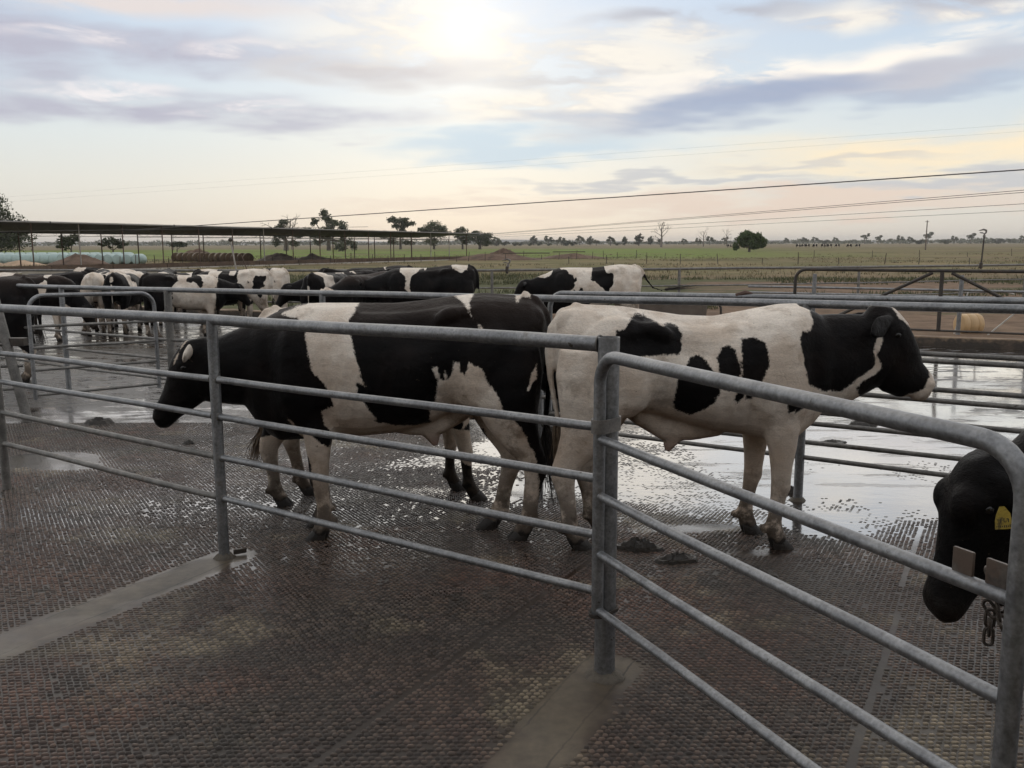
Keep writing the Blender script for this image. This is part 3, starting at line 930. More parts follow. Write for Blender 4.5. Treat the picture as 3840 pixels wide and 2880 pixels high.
under(gE, rail_obj, ge(0.53, 1.43), ge(0.90, 0.36), 0.032, m=m_dark, name="brace", seg=8)
for x, hh in ((9.55, 1.32), (6.9, 1.32), (10.7, 1.1)):
    y = KERB(x) + 2.6
    o = post_obj(x, y, gz(y) + hh, 0.045, None, m_galv, False, seg=10)
    o.name = "fence_post"
    tag(o, {9.55: "grey pipe post behind the dark gate's upright", 6.9: "grey pipe post behind the dark gate's rounded corner", 10.7: "shorter grey pipe post beside the tan drum"}[x], "post")
fR = empty("pipe_fence", (9.5, 19.4, gz(19)), 0, "pale pipe rails standing just behind the dark braced gate", "fence")
for h in (1.0, 0.86):
    under(fR, rail_obj, (5.6, KERB(5.6) + 2.7, -.27 + h), (13.0, KERB(13.0) + 2.7, -.27 + h), 0.026, m=m_galv, seg=8)
# ================================================================= CATTLE
m_coat, t, setp = mat("cattle_coat")
tco = t.n("ShaderNodeTexCoord").outputs["Object"]
oi = t.n("ShaderNodeObjectInfo").outputs["Random"]
wsd = t.attr("white")[2]
ox, oy, oz = t.sep(tco)[0:3]
nA = t.noise(tco, 16.0, 4.0, 0.6); nB = t.noise(tco, 70.0, 3.0, 0.6); nC = t.noise(tco, 3.2, 5.0, 0.6)
hair = t.noise(t.map(tco, scale=(55.0, 55.0, 150.0)), 1.6, 3.0, 0.6)
edge = t.add(wsd, t.add(t.mul(t.sub(nA, 0.5), 0.035), t.mul(t.sub(nB, 0.5), 0.022)))
fuzz = t.noise(t.map(tco, scale=(170.0, 170.0, 60.0)), 1.0, 2.0, 0.6)
wm = t.ss(t.add(edge, t.mul(t.sub(fuzz, 0.5), 0.020)), -0.006, 0.006)
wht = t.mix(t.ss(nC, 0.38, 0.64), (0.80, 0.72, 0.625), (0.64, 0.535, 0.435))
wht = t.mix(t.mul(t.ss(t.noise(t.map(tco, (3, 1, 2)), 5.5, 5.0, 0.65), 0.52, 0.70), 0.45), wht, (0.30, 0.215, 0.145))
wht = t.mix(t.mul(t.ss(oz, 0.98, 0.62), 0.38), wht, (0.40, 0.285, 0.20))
blk = t.mix(t.ss(nC, 0.45, 0.75), (0.0045, 0.004, 0.0042), (0.011, 0.0075, 0.0065))
blk = t.mix(t.mul(t.ss(oz, 1.18, 1.46), t.attr("rusty")[2]), blk, (0.030, 0.0185, 0.0135))
man = t.mul(t.ss(t.noise(t.map(tco, (6, 2, 5)), 4.2, 6.0, 0.7), 0.49, 0.64), t.mul(t.ss(oz, 1.25, 0.75), t.ss(ox, 0.95, 0.2)))
wht = t.mix(t.mul(man, 0.72), wht, (0.15, 0.105, 0.07))
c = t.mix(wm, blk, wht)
flk = t.mul(t.ss(t.noise(t.map(tco, (9, 4, 1)), 44.0, 2.0, 0.5), 0.755, 0.775), 0.6)
c = t.mix(flk, c, (0.10, 0.075, 0.055))
# mud climbing the legs, dark horn of the hooves
mudm = t.mul(t.ss(oz, 0.58, 0.10), t.ss(t.noise(tco, 11.0, 6.0, 0.68), 0.34, 0.54))
mudm = t.m("MAXIMUM", mudm, t.ss(t.add(oz, t.mul(t.sub(nA, 0.5), 0.10)), 0.13, 0.07))
c = t.mix(t.mul(mudm, 0.88), c, (0.045, 0.034, 0.026))
pinkm = t.attr("pink")[2]
c = t.mix(t.mul(pinkm, 0.8), c, (0.36, 0.20, 0.155))
c = t.mix(t.attr("horn")[2], c, (0.02, 0.017, 0.015))
streak = t.noise(t.map(tco, (0, 0, 0), (0, 0.5, 0), (9.0, 16.0, 60.0)), 1.3, 3.0, 0.6)
hf = t.mul(t.lin(hair, 0.3, 0.7, 0.88, 1.12), t.lin(streak, 0.3, 0.7, 0.93, 1.06))
c = t.mix(1.0, c, t.comb(hf, hf, hf), "MULTIPLY")
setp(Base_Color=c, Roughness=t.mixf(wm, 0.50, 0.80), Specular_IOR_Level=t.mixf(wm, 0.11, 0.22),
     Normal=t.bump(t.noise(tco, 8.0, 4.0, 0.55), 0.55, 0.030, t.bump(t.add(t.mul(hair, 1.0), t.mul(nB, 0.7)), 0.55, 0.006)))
m_eye, t, setp = mat("cattle_eye"); setp(Base_Color=(0.006, 0.005, 0.004), Roughness=0.08)
m_tag = simple("ear_tag_plastic", (0.40, 0.29, 0.045), 0.5, 0, 0.35, 30.0, 0, 30, (0.10, 0.075, 0.03), 22.0)
m_ink = simple("tag_print", (0.05, 0.04, 0.02), 0.6)
m_tuft = simple("tail_hair", (0.032, 0.025, 0.020), 0.6, 0, 0.5, 20.0)
m_tuftp = simple("pale_tail_hair", (0.17, 0.125, 0.085), 0.65, 0, 0.5, 20.0)

def loft(mb, secs, seg=20, ex=2.0):
    """secs: (cx,cy,cz, half_in_plane, half_lateral [, top_exponent]) rings square to the run of the centres"""
    n = len(secs)
    C = [Vector(s[:3]) for s in secs]
    v = []; f = []
    for i in range(n):
        if i == 0: tt = C[1] - C[0]
        elif i == n - 1: tt = C[-1] - C[-2]
        else: tt = C[i + 1] - C[i - 1]
        tt.normalize()
        lat = Vector((0, 1, 0)); lat = (lat - tt * lat.dot(tt)).normalized()
        up = tt.cross(lat)
        a, b = secs[i][3], secs[i][4]
        for k in range(seg):
            an = 2 * math.pi * k / seg
            ca, sa_ = math.cos(an), math.sin(an)
            e = 2.0 / ex
            v.append(C[i] + lat * (math.copysign(abs(ca) ** e, ca) * b) + up * (math.copysign(abs(sa_) ** e, sa_) * a))
    for i in range(n - 1):
        for k in range(seg):
            p = i * seg + k; q_ = i * seg + (k + 1) % seg
            f.append((p, q_, q_ + seg, p + seg))
    f.append(tuple(range(seg - 1, -1, -1))); f.append(tuple(range((n - 1) * seg, n * seg)))
    mb.raw(v, f)

def ball(mb, c, r, seg=12, rings=8):
    v = []; f = []
    for i in range(1, rings):
        th = math.pi * i / rings
        for k in range(seg):
            an = 2 * math.pi * k / seg
            v.append((c[0] + r[0] * math.sin(th) * math.cos(an), c[1] + r[1] * math.sin(th) * math.sin(an), c[2] + r[2] * math.cos(th)))
    v += [(c[0], c[1], c[2] + r[2]), (c[0], c[1], c[2] - r[2])]
    for i in range(rings - 2):
        for k in range(seg):
            a = i * seg + k; b = i * seg + (k + 1) % seg
            f.append((a, a + seg, b + seg, b))
    T = len(v) - 2
    for k in range(seg):
        f.append((T, k, (k + 1) % seg)); b = (rings - 2) * seg
        f.append((T + 1, b + (k + 1) % seg, b + k))
    mb.raw(v, f)

def torso(mb, st):
    """st: (x, ztop, zbottom, halfwidth) closed oval barrel, a little flat along the spine"""
    seg = 28; v = []; f = []
    for (x, zt, zb, w) in st:
        zc = zb + (zt - zb) * 0.53
        for k in range(seg):
            an = 2 * math.pi * k / seg
            ca, sa_ = math.cos(an), math.sin(an)
            hgt_ = (zt - zc) if sa_ > 0 else (zc - zb)
            e = 0.86 if sa_ > 0 else 0.92
            v.append((x, math.copysign(abs(ca) ** e, ca) * w, zc + math.copysign(abs(sa_) ** (0.92), sa_) * hgt_))
    n = len(st)
    for i in range(n - 1):
        for k in range(seg):
            p = i * seg + k; q_ = i * seg + (k + 1) % seg
            f.append((p, p + seg, q_ + seg, q_))
    f.append(tuple(range(seg))); f.append(tuple(range(n * seg - 1, (n - 1) * seg - 1, -1)))
    mb.raw(v, f)

FORE = [(-.07, 1.02, .13, .075), (-.05, .86, .135, .085), (-.01, .72, .105, .078), (.005, .60, .080, .062), (.010, .50, .064, .052), (.015, .42, .057, .049),
        (.018, .375, .058, .050), (.010, .32, .047, .042), (.004, .24, .041, .037), (.000, .175, .043, .039), (-.004, .135, .053, .047), (.012, .098, .049, .046), (.030, .062, .057, .052), (.044, .030, .066, .057), (.052, .0, .074, .060)]
HIND = [(.13, 1.18, .22, .10), (.12, 1.02, .235, .125), (.105, .88, .205, .125), (.075, .76, .165, .100), (.03, .64, .120, .076), (-.02, .55, .090, .058), (-.052, .485, .078, .050), (-.058, .43, .072, .048),
        (-.045, .36, .056, .044), (-.030, .28, .049, .041), (-.022, .20, .048, .041), (-.018, .145, .055, .048), (.004, .105, .051, .047), (.026, .068, .058, .053), (.044, .032, .068, .058), (.053, .0, .077, .061)]

def slim(tm):
    """same leg, ending in a narrow stump for separate claws"""
    return tm[:-3] + [(tm[-3][0] - .004, tm[-3][1], .053, .051), (tm[-2][0] - .004, tm[-2][1], .052, .049), (tm[-1][0], .012, .044, .042)]
FORE_S, HIND_S = slim(FORE), slim(HIND)
m_hoof = simple("hoof_horn", (0.014, 0.0105, 0.008), 0.42, 0, 0.45, 25.0, 0.6, 80.0)
def hoof_obj(x, y, parent, seed):
    """two claws side by side, toes forward"""
    mb = MB(); rr = random.Random(seed)
    for s in (-1, 1):
        v = []; f = []
        ring = [(-.050, -.010), (-.048, .016), (-.020, .024), (.018, .023), (.050, .013), (.066, .0), (.058, -.012), (.018, -.017), (-.025, -.017)]
        for z, k, dx_ in ((0.0, 1.06, .006), (.012, 1.06, .005), (.036, .96, -.006), (.062, .84, -.018), (.076, .60, -.024)):
            for (u, w_) in ring:
                v.append((x + dx_ + u * k * (1 - max(0, u) * 2.2 * z / .07), y + s * (.027 + w_ * k), z - .004))
        n = len(ring)
        for i in range(4):
            for k_ in range(n):
                a = i * n + k_; b = i * n + (k_ + 1) % n
                f.append((a, b, b + n, a + n) if s > 0 else (a, a + n, b + n, b))
        f.append(tuple(range(4 * n, 5 * n)) if s > 0 else tuple(range(5 * n - 1, 4 * n - 1, -1)))
        mb.raw(v, f)
    return mb.build("hoof", m_hoof, parent)

def poly_sd(px_, pz_, poly):
    """signed distance, positive inside"""
    d = np.full(px_.shape, 1e9); ins = np.zeros(px_.shape, bool)
    n = len(poly)
    for i in range(n):
        ax, az_ = poly[i]; bx, bz = poly[(i + 1) % n]
        ex_, ez = bx - ax, bz - az_
        t_ = np.clip(((px_ - ax) * ex_ + (pz_ - az_) * ez) / (ex_ * ex_ + ez * ez + 1e-12), 0, 1)
        d = np.minimum(d, np.hypot(px_ - ax - t_ * ex_, pz_ - az_ - t_ * ez))
        cond = ((az_ > pz_) != (bz > pz_)) & (px_ < (bx - ax) * (pz_ - az_) / (bz - az_ + 1e-12) + ax)
        ins ^= cond
    return np.where(ins, d, -d)

BASE_T = [(-.215, 1.30, 1.10, .07), (-.18, 1.41, .98, .155), (-.11, 1.458, .90, .215), (0.0, 1.474, .82, .250), (.17, 1.486, .80, .270), (.34, 1.470, .77, .285),
          (.52, 1.444, .695, .295), (.71, 1.426, .645, .312), (.93, 1.428, .625, .318), (1.12, 1.430, .620, .305), (1.27, 1.424, .605, .265),
          (1.42, 1.385, .595, .215), (1.54, 1.32, .685, .165), (1.62, 1.24, .80, .11)]
HEADD = [(-.05, .13, .10), (.02, .21, .165), (.18, .285, .215), (.36, .300, .205), (.54, .265, .165), (.70, .205, .138), (.82, .165, .135), (.92, .150, .148), (.98, .125, .138), (1.02, .07, .09)]

def cow_mesh(name, cfg, voxel):
    mb = MB()
    torso(mb, cfg.get("torso", BASE_T))
    # shoulder, hip bones, thigh mass, brisket
    SH = cfg.get("shx", 1.25)
    TT = cfg.get("torso", BASE_T)
    zh = float(np.interp(.36, [q[0] for q in TT], [q[1] for q in TT])) - .06
    bx_, bz_ = cfg.get("brisket", (1.40, .75))
    for s in (-1, 1):
        ball(mb, (SH, s * .17, 1.02), (.17, .115, .33))
        loft(mb, [(.20, s * .14, zh - .02, .05, .05), (.33, s * .205, zh - .035, .055, .05), (.42, s * .215, zh - .075, .06, .045), (.47, s * .20, zh - .14, .04, .035)], 10)
        ball(mb, (-.135, s * .095, 1.335), (.065, .05, .075))
        ball(mb, (.14, s * .175, 1.08), (.27, .125, .30))
    ball(mb, (bx_, 0, bz_), (.15, .105, .15))
    if cfg.get("sheath"):
        loft(mb, [(.18, 0, .86, .05, .08), (.32, 0, .775, .07, .07), (.45, 0, .700, .075, .055), (.60, 0, .690, .07, .06), (.78, 0, .71, .06, .06)], 14)
        loft(mb, [(.53, 0, .69, .07, .05), (.495, 0, .63, .050, .036), (.478, 0, .585, .032, .026), (.470, 0, .555, .018, .016)], 12)
    # neck
    loft(mb, cfg["neck"], 22, 2.0)
    # head
    px_, pz_ = cfg["poll"]; qx, qz = cfg["nose"]
    L = math.hypot(qx - px_, qz - pz_)
    d = Vector(((qx - px_) / L, 0, (qz - pz_) / L)); nn = Vector((d.z, 0, -d.x))
    if nn.z > 0: nn = -nn
    HD = cfg.get("headd", HEADD)
    k = L / 0.55
    hs = []
    dors = [0, .012, .020, .016, .006, 0, .002, .006, 0, -.01]
    for (q, D, Wd), bl in zip(HD, dors):
        c_ = Vector((px_, 0, pz_)) + d * (q * L) + nn * ((D / 2 - bl) * k)
        hs.append((c_.x, c_.y, c_.z, D / 2 * k, Wd / 2 * k))
    loft(mb, hs, 22, 2.25)
    if cfg.get("brow"):
        for s in (-1, 1):
            e = Vector((px_, s * .065, pz_)) + d * (.27 * L) + nn * .030
            ball(mb, e, (.060, .050, .075), 12, 8)
    for s in (-1, 1):
        e = Vector((px_, s * .088 * k, pz_)) + d * (.235 * L) + nn * .075
        ball(mb, e, (.035, .022, .035), 10, 6)             # brow
        e = Vector((px_, s * .055 * k, pz_)) + d * (.93 * L) + nn * .05
        ball(mb, e, (.035, .024, .030), 10, 6)             # nostril wing
        # ear: cupped blade leaving the side of the poll
        eb = Vector((px_, s * .085, pz_)) + d * (.07 * L) + nn * .085
        out = Vector((cfg.get("earx", -.05), s * cfg.get("eary", .175), cfg.get("earz", -.02)))
        secs = []
        for q, a, b in ((0, .024, .022), (.25, .050, .020), (.55, .066, .016), (.8, .050, .014), (1.0, .016, .010)):
            p = eb + out * q
            secs.append((p, a, b))
        v = []; f = []
        ax_ = out.normalized(); wv = Vector((-.35, 0, .94)); wv = (wv - ax_ * wv.dot(ax_)).normalized(); th = ax_.cross(wv)
        for p, a, b in secs:
            for kk in range(12):
                an = 2 * math.pi * kk / 12
                v.append(p + wv * (math.cos(an) * a) + th * (math.sin(an) * b))
        for i in range(4):
            for kk in range(12):
                a_ = i * 12 + kk; b_ = i * 12 + (kk + 1) % 12
                f.append((a_, b_, b_ + 12, a_ + 12))
        f.append(tuple(range(11, -1, -1))); f.append(tuple(range(48, 60)))
        mb.raw(v, f)
    # legs
    fat = cfg.get("fat", 1.0)
    fine_ = voxel < .02
    for (tmpl, specs) in ((FORE_S if fine_ else FORE, cfg["fore"]), (HIND_S if fine_ else HIND, cfg["hind"])):
        for (fx_, fy_, top_x, top_y) in specs:
            secs = []
            for dx_, z, ra, rb in tmpl:
                q = max(0.0, min(1.0, z / (0.95 if tmpl in (FORE, FORE_S) else 1.1)))
                secs.append((fx_ + (top_x - fx_) * q + dx_ - tmpl[-1][0], fy_ + (top_y - fy_) * q, z, ra * fat, rb * fat))
            loft(mb, secs, 14, 2.2)
            zf = tmpl[-5]
            for s in (-1, 1):
                ball(mb, (fx_ + zf[0] - tmpl[-1][0] - .052, fy_ + s * .022, .118), (.022, .016, .026), 8, 6)
    # tail
    tl = cfg["tail"]
    nT = len(tl)
    mb.tube([Vector(p) for p in tl], [0.042 - (0.042 - 0.017) * min(1, i / (nT - 1) * 1.3) for i in range(nT)], 10)
    tmp = mb.mesh(name + "_tmp", None, False)
    o = bpy.data.objects.new(name + "_tmp", tmp); col.objects.link(o)
    md = o.modifiers.new("r", "REMESH"); md.mode = "VOXEL"; md.voxel_size = voxel; md.adaptivity = 0.0
    sm_ = o.modifiers.new("s", "SMOOTH"); sm_.factor = 0.5; sm_.iterations = cfg.get("smooth", 7 if voxel < .016 else 3)
    dg = bpy.context.evaluated_depsgraph_get()
    me = bpy.data.meshes.new_from_object(o.evaluated_get(dg))
    bpy.data.objects.remove(o); bpy.data.meshes.remove(tmp)
    me.name = name
    me.materials.clear(); me.materials.append(m_coat)
    n = len(me.vertices)
    co = np.zeros(n * 3, np.float32); me.vertices.foreach_get("co", co); co = co.reshape(-1, 3).astype(float)
    no = np.zeros(n * 3, np.float32); me.vertices.foreach_get("normal", no); no = no.reshape(-1, 3)
    # hollows and swellings of the flank, ribs, shoulder and thigh
    def push(c_, r_, amt):
        w_ = np.exp(-(((co - np.array(c_)) / np.array(r_)) ** 2).sum(1))
        return w_[:, None] * no * amt
    D_ = np.zeros_like(co)
    zt_ = zh + .06
    for s in (-1, 1):
        D_ += push((.56, s * .29, zt_ - .19), (.12, .15, .11), -.060)      # hollow before the hip
        D_ += push((.24, s * .24, zt_ - .16), (.09, .12, .07), -.030)      # between hip and pin bone
        D_ += push((.38, s * .23, zt_ - .07), (.055, .10, .05), .016)      # hip point
        D_ += push((-.13, s * .11, zt_ - .13), (.05, .07, .06), .012)      # pin bone
        D_ += push((.44, s * .27, .86), (.09, .14, .17), -.040)            # flank fold
        D_ += push((.27, s * .27, .92), (.07, .12, .15), .016)             # stifle
        D_ += push((.04, s * .26, 1.05), (.045, .12, .25), -.020)          # seam of the thigh
        D_ += push((SH - .17, s * .28, 1.16), (.045, .16, .26), -.026)     # behind the shoulder blade
        D_ += push((SH + .02, s * .26, 1.20), (.08, .14, .20), .010)       # shoulder blade
        D_ += push((SH + .07, s * .27, .92), (.08, .14, .10), .018)        # point of shoulder
        D_ += push((SH - .16, s * .28, .78), (.06, .16, .14), -.034)       # behind the elbow
        D_ += push((SH + .19, s * .20, 1.02), (.045, .14, .22), -.026)     # neck groove
        D_ += push((SH + .36, s * .16, 1.05), (.12, .12, .10), .010)
        for k_, rx in enumerate((.60, .675, .75, .825, .90, .975)):
            w_ = np.exp(-((co[:, 0] - rx - .16 * (1.0 - co[:, 2])) / .020) ** 2) * np.exp(-((co[:, 2] - .98) / .20) ** 2) * (s * co[:, 1] > .12)
            D_ += w_[:, None] * no * .0080
    # spine ridge from withers to tail
    w_ = np.exp(-(co[:, 1] / .035) ** 2) * (co[:, 2] > 1.2) * (co[:, 0] < SH + .15) * (co[:, 0] > -.1)
    D_ += w_[:, None] * np.array([0, 0, .010])
    w_ = np.exp(-((np.abs(co[:, 1]) - .11) / .05) ** 2) * (co[:, 2] > 1.22) * (co[:, 0] < .9) * (co[:, 0] > .3)
    D_ += w_[:, None] * np.array([0, 0, -.016])
    co += D_
    me.vertices.foreach_set("co", co.astype(np.float32).ravel())
    me.polygons.foreach_set("use_smooth", np.ones(len(me.polygons), bool))
    me.update()
    # coat map
    x, y, z = co[:, 0], co[:, 1], co[:, 2]
    sd = cfg["coat"](x, y, z)
    rag = cfg.get("rag", 0.0)
    if rag:
        sd = sd + rag * (fbm(x * 5.5 + rag * 90 + cfg["poll"][0] * 40, z * 5.5 + y * 1.5 + 20, 4) - .5)
    fattr(me, "white", sd)
    pk = np.zeros(n)
    if cfg.get("sheath"):
        pk = np.clip(1 - np.abs(y) / .12, 0, 1) * np.clip((.66 - z) / .08, 0, 1) * np.exp(-((x - .48) / .22) ** 2) * (z > .42)
    fattr(me, "pink", pk)
    hn = np.clip((.072 - z + .012 * np.sin(x * 90)) / .012, 0, 1)
    nose = np.array([qx, 0, qz])
    hn = np.maximum(hn, cfg.get("darknose", 0.0) * np.clip(1 - np.linalg.norm(co - nose, axis=1) / .10, 0, 1) ** .5)
    fattr(me, "horn", hn)
    fattr(me, "rusty", np.full(n, cfg.get("rusty", 0.25)))
    return me, d, nn, L

def tuft_mesh(root, end, rad, nst, seed, m, droop=(0, 0, 0)):
    rr = np.random.RandomState(seed)
    root = np.array(root, float); end = np.array(end, float)
    ax_ = end - root
    V_ = []; F_ = []
    for i in range(nst):
        off = rr.normal(0, 1, 3) * rad * .35
        ed = end + rr.normal(0, 1, 3) * rad * 1.0 - ax_ * rr.uniform(-.10, .45)
        bow = rr.normal(0, 1, 3) * rad * .9
        w_ = rr.uniform(.0022, .0045)
        side = np.cross(ax_, rr.normal(0, 1, 3)); side /= np.linalg.norm(side)
        b0 = len(V_)
        for j in range(6):
            q = j / 5
            p = (root + off) * (1 - q) + ed * q + bow * math.sin(math.pi * q) * .6 + np.array(droop) * q * q
            wj = w_ * (1.15 - q)
            V_.append(p - side * wj); V_.append(p + side * wj)
        for j in range(5):
            a_ = b0 + 2 * j
            F_.append((a_, a_ + 1, a_ + 3, a_ + 2))
    return np_mesh("tail_tuft", np.array(V_), np.array(F_), None, m, False)

def make_cow(label, cfg, loc, rz, voxel=0.012, scale=1.0, group=None, tagside=0, tuft=True):
    root = empty("cow", loc, rz, label, "cow", group)
    root.scale = (scale,) * 3
    me, d, nn, L = cow_mesh("body", cfg, voxel)
    link("body", me, root)
    if voxel < .02:
        px_, pz_ = cfg["poll"]
        for k_, (hx_, hy_, *_r) in enumerate(list(cfg["fore"]) + list(cfg["hind"])):
            hoof_obj(hx_, hy_, root, k_)
        for s in (-1, 1):
            e = Vector((px_, s * .098 * L / .55, pz_)) + d * (.262 * L) + nn * .092
            mb = MB(); ball(mb, (0, 0, 0), (.020, .013, .018), 12, 8)
            eo = mb.build("eye", m_eye, root); eo.location = e
    if tuft:
        t_ = cfg["tail"]
        a = Vector(t_[-1]); b = cfg.get("tuftend", (a.x, a.y, a.z - .22))
        a2 = Vector(t_[-2]); a0 = a.lerp(a2, .5)
        link("tail_tuft", tuft_mesh(a0, b, cfg.get("tuftr", .028), 160 if voxel < .02 else 40, 5, cfg.get("tuftm", m_tuft)), root)
    if tagside:
        px_, pz_ = cfg["poll"]
        eb = Vector((px_, tagside * .085, pz_)) + d * (.07 * L) + nn * .085
        p = eb + Vector((cfg.get("earx", -.05), tagside * .155, cfg.get("earz", -.02))) * .6
        mb = MB(); v = []; f = []
        prof = [(-.010, .03), (.010, .03), (.030, -.005), (.034, -.055), (-.034, -.055), (-.030, -.005)]
        for yy in (-.0012, .0012):
            for u, w_ in prof: v.append((u, yy, w_))
        f = [(5, 4, 3, 2, 1, 0), (6, 7, 8, 9, 10, 11)] + [(i, (i + 1) % 6, 6 + (i + 1) % 6, 6 + i) for i in range(6)]
        mb.raw(v, f)
        tg = mb.build("ear_tag", m_tag, root, False)
        tg.location = p + Vector((0, tagside * .022, -.03)); tg.rotation_euler = (0, 0, 0.3)
    return root
C1W = {}
C2B = {}
C1W['A'] = [(1.364, 1.378), (1.291, 1.414), (1.122, 1.472), (1.0, 1.482), (0.906, 1.471), (0.922, 1.405), (0.949, 1.327), (0.928, 1.271), (0.913, 1.215), (0.893, 1.136), (0.868, 1.045), (0.845, 0.977), (0.897, 1.0), (0.888, 0.932), (0.861, 0.886), (0.818, 0.805), (0.78, 0.753), (0.825, 0.759), (0.867, 0.678), (1.037, 0.667), (1.046, 0.748), (1.043, 0.852), (1.067, 0.955), (1.099, 1.012), (1.137, 1.046), (1.158, 1.091), (1.182, 1.204), (1.196, 1.283), (1.259, 1.361)]
C1W['B'] = [(1.043, 0.852), (0.797, 0.759), (0.718, 0.727), (0.583, 0.712), (0.497, 0.721), (0.473, 0.816), (0.41, 0.861), (0.298, 0.815), (0.129, 0.676), (0.461, 0.514), (0.642, 0.573), (0.87, 0.574), (1.035, 0.563), (1.029, 0.399), (1.031, 0.162), (1.082, 0.006), (1.302, 0.007), (1.203, 0.186), (1.196, 0.376), (1.208, 0.517), (1.266, 0.633), (1.328, 0.784), (1.284, 0.749), (1.264, 0.68), (1.206, 0.703), (1.152, 0.633), (1.097, 0.586), (1.059, 0.644), (1.109, 0.737), (1.121, 0.818)]
C1W['C'] = [(0.495, 0.856), (0.455, 0.862), (0.437, 0.953), (0.431, 1.01), (0.461, 1.084), (0.432, 1.084), (0.419, 1.021), (0.395, 1.004), (0.387, 1.061), (0.372, 1.01), (0.346, 1.044), (0.334, 1.114), (0.306, 1.106), (0.295, 1.055), (0.267, 1.038), (0.25, 1.111), (0.211, 1.089), (0.177, 1.077), (0.144, 1.009), (0.105, 0.952), (0.072, 0.883), (0.055, 0.826), (-0.002, 0.786), (-0.075, 0.676), (-0.138, 0.536), (-0.161, 0.395), (-0.173, -0.022), (0.284, -0.021), (0.132, 0.218), (0.119, 0.455), (0.186, 0.676), (0.461, 0.514), (0.527, 0.631), (0.486, 0.747)]
C1W['D'] = [(0.357, 1.491), (0.29, 1.524), (0.212, 1.535), (0.246, 1.447), (0.247, 1.403), (0.227, 1.352), (0.258, 1.414), (0.302, 1.453)]
C1W['E'] = [(-0.009, 1.529), (-0.098, 1.529), (-0.12, 1.462), (-0.064, 1.474), (-0.031, 1.446)]
C1W['F'] = [(0.2, 1.332), (0.181, 1.321), (0.161, 1.282), (0.181, 1.296)]
C1W['G'] = [(1.919, 1.259), (1.94, 1.19), (1.992, 1.097), (2.031, 1.016), (2.072, 1.016), (2.03, 1.132), (1.976, 1.259)]
C1W['H'] = [(1.816, 0.827), (1.752, 0.833), (1.649, 0.791), (1.635, 0.732), (1.846, 0.697), (1.891, 0.733)]
C1W['I'] = [(-0.143, 1.093), (-0.137, 1.008), (-0.092, 0.946), (-0.109, 1.025)]
C2B['a'] = [(0.577, 1.301), (0.634, 1.312), (0.656, 1.352), (0.701, 1.381), (0.759, 1.375), (0.805, 1.346), (0.84, 1.323), (0.885, 1.331), (0.937, 1.317), (0.955, 1.271), (0.951, 1.202), (0.929, 1.162), (0.855, 1.168), (0.717, 1.157), (0.648, 1.145), (0.614, 1.117), (0.58, 1.117)]
C2B['b'] = [(0.999, 1.144), (1.038, 1.167), (1.074, 1.138), (1.122, 1.074), (1.16, 0.958), (1.127, 0.887), (1.082, 0.852), (1.014, 0.811), (0.932, 0.841), (0.917, 0.888), (0.922, 0.982), (0.932, 1.052)]
C2B['c'] = [(1.144, 1.156), (1.169, 1.207), (1.209, 1.219), (1.239, 1.19), (1.258, 1.132), (1.269, 1.074), (1.24, 0.992), (1.206, 0.963), (1.171, 0.981), (1.145, 1.074)]
C2B['d'] = [(1.274, 1.253), (1.345, 1.262), (1.397, 1.236), (1.419, 1.189), (1.417, 1.108), (1.399, 1.05), (1.372, 0.992), (1.346, 0.922), (1.306, 0.91), (1.299, 0.946), (1.255, 0.887), (1.242, 0.911), (1.257, 0.992), (1.277, 1.074)]
C2B['e'] = [(1.554, 0.927), (1.612, 0.921), (1.683, 0.886), (1.639, 0.851), (1.593, 0.827), (1.586, 0.851), (1.552, 0.833), (1.543, 0.874)]
C2B['f'] = [(1.625, 1.29), (1.674, 1.287), (1.698, 1.323), (1.711, 1.432), (1.948, 1.427), (2.08, 1.412), (2.128, 1.476), (2.191, 1.475), (2.196, 1.393), (2.226, 1.346), (2.312, 1.287), (2.381, 1.227), (2.393, 1.132), (2.433, 1.024), (2.394, 0.946), (2.296, 0.892), (2.216, 0.832), (2.06, 0.838), (1.974, 0.962), (1.897, 0.935), (1.767, 0.947), (1.676, 0.987), (1.634, 1.093), (1.612, 1.186), (1.609, 1.244)]
C2B['S'] = [(2.089, 1.248), (2.119, 1.241), (2.108, 1.194), (2.085, 1.147), (2.126, 1.068), (2.089, 1.034), (2.012, 0.99), (1.962, 0.938), (1.873, 0.907), (1.897, 0.947), (1.997, 1.02), (2.067, 1.071), (2.081, 1.112), (2.061, 1.16)]
def coat1(x, y, z):
    sd = np.full(x.shape, -1.0)
    for kk in ("A", "B", "C", "D", "E", "F", "H", "I"):
        sd = np.maximum(sd, poly_sd(x, z, C1W[kk]))
    g = poly_sd(x, z, C1W["G"]); sd = np.maximum(sd, g - .022)
    sd = np.maximum(sd, np.where((y > .105) & (x > 1.78), .075 - np.hypot(x - 1.90, z - 1.155), -1.0))
    return sd
def coat2(x, y, z):
    blk_ = np.full(x.shape, -1.0)
    for kk in "abcdef":
        blk_ = np.maximum(blk_, poly_sd(x, z, C2B[kk]))
    blk_ = np.minimum(blk_, -poly_sd(x, z, C2B["S"]))
    return -blk_
NECK1 = [(1.26, 0, 1.08, .30, .20), (1.42, 0, 1.08, .275, .175), (1.58, 0, 1.055, .25, .150), (1.73, 0, 1.03, .215, .130), (1.86, 0, 1.02, .185, .112), (1.95, 0, 1.03, .14, .09)]
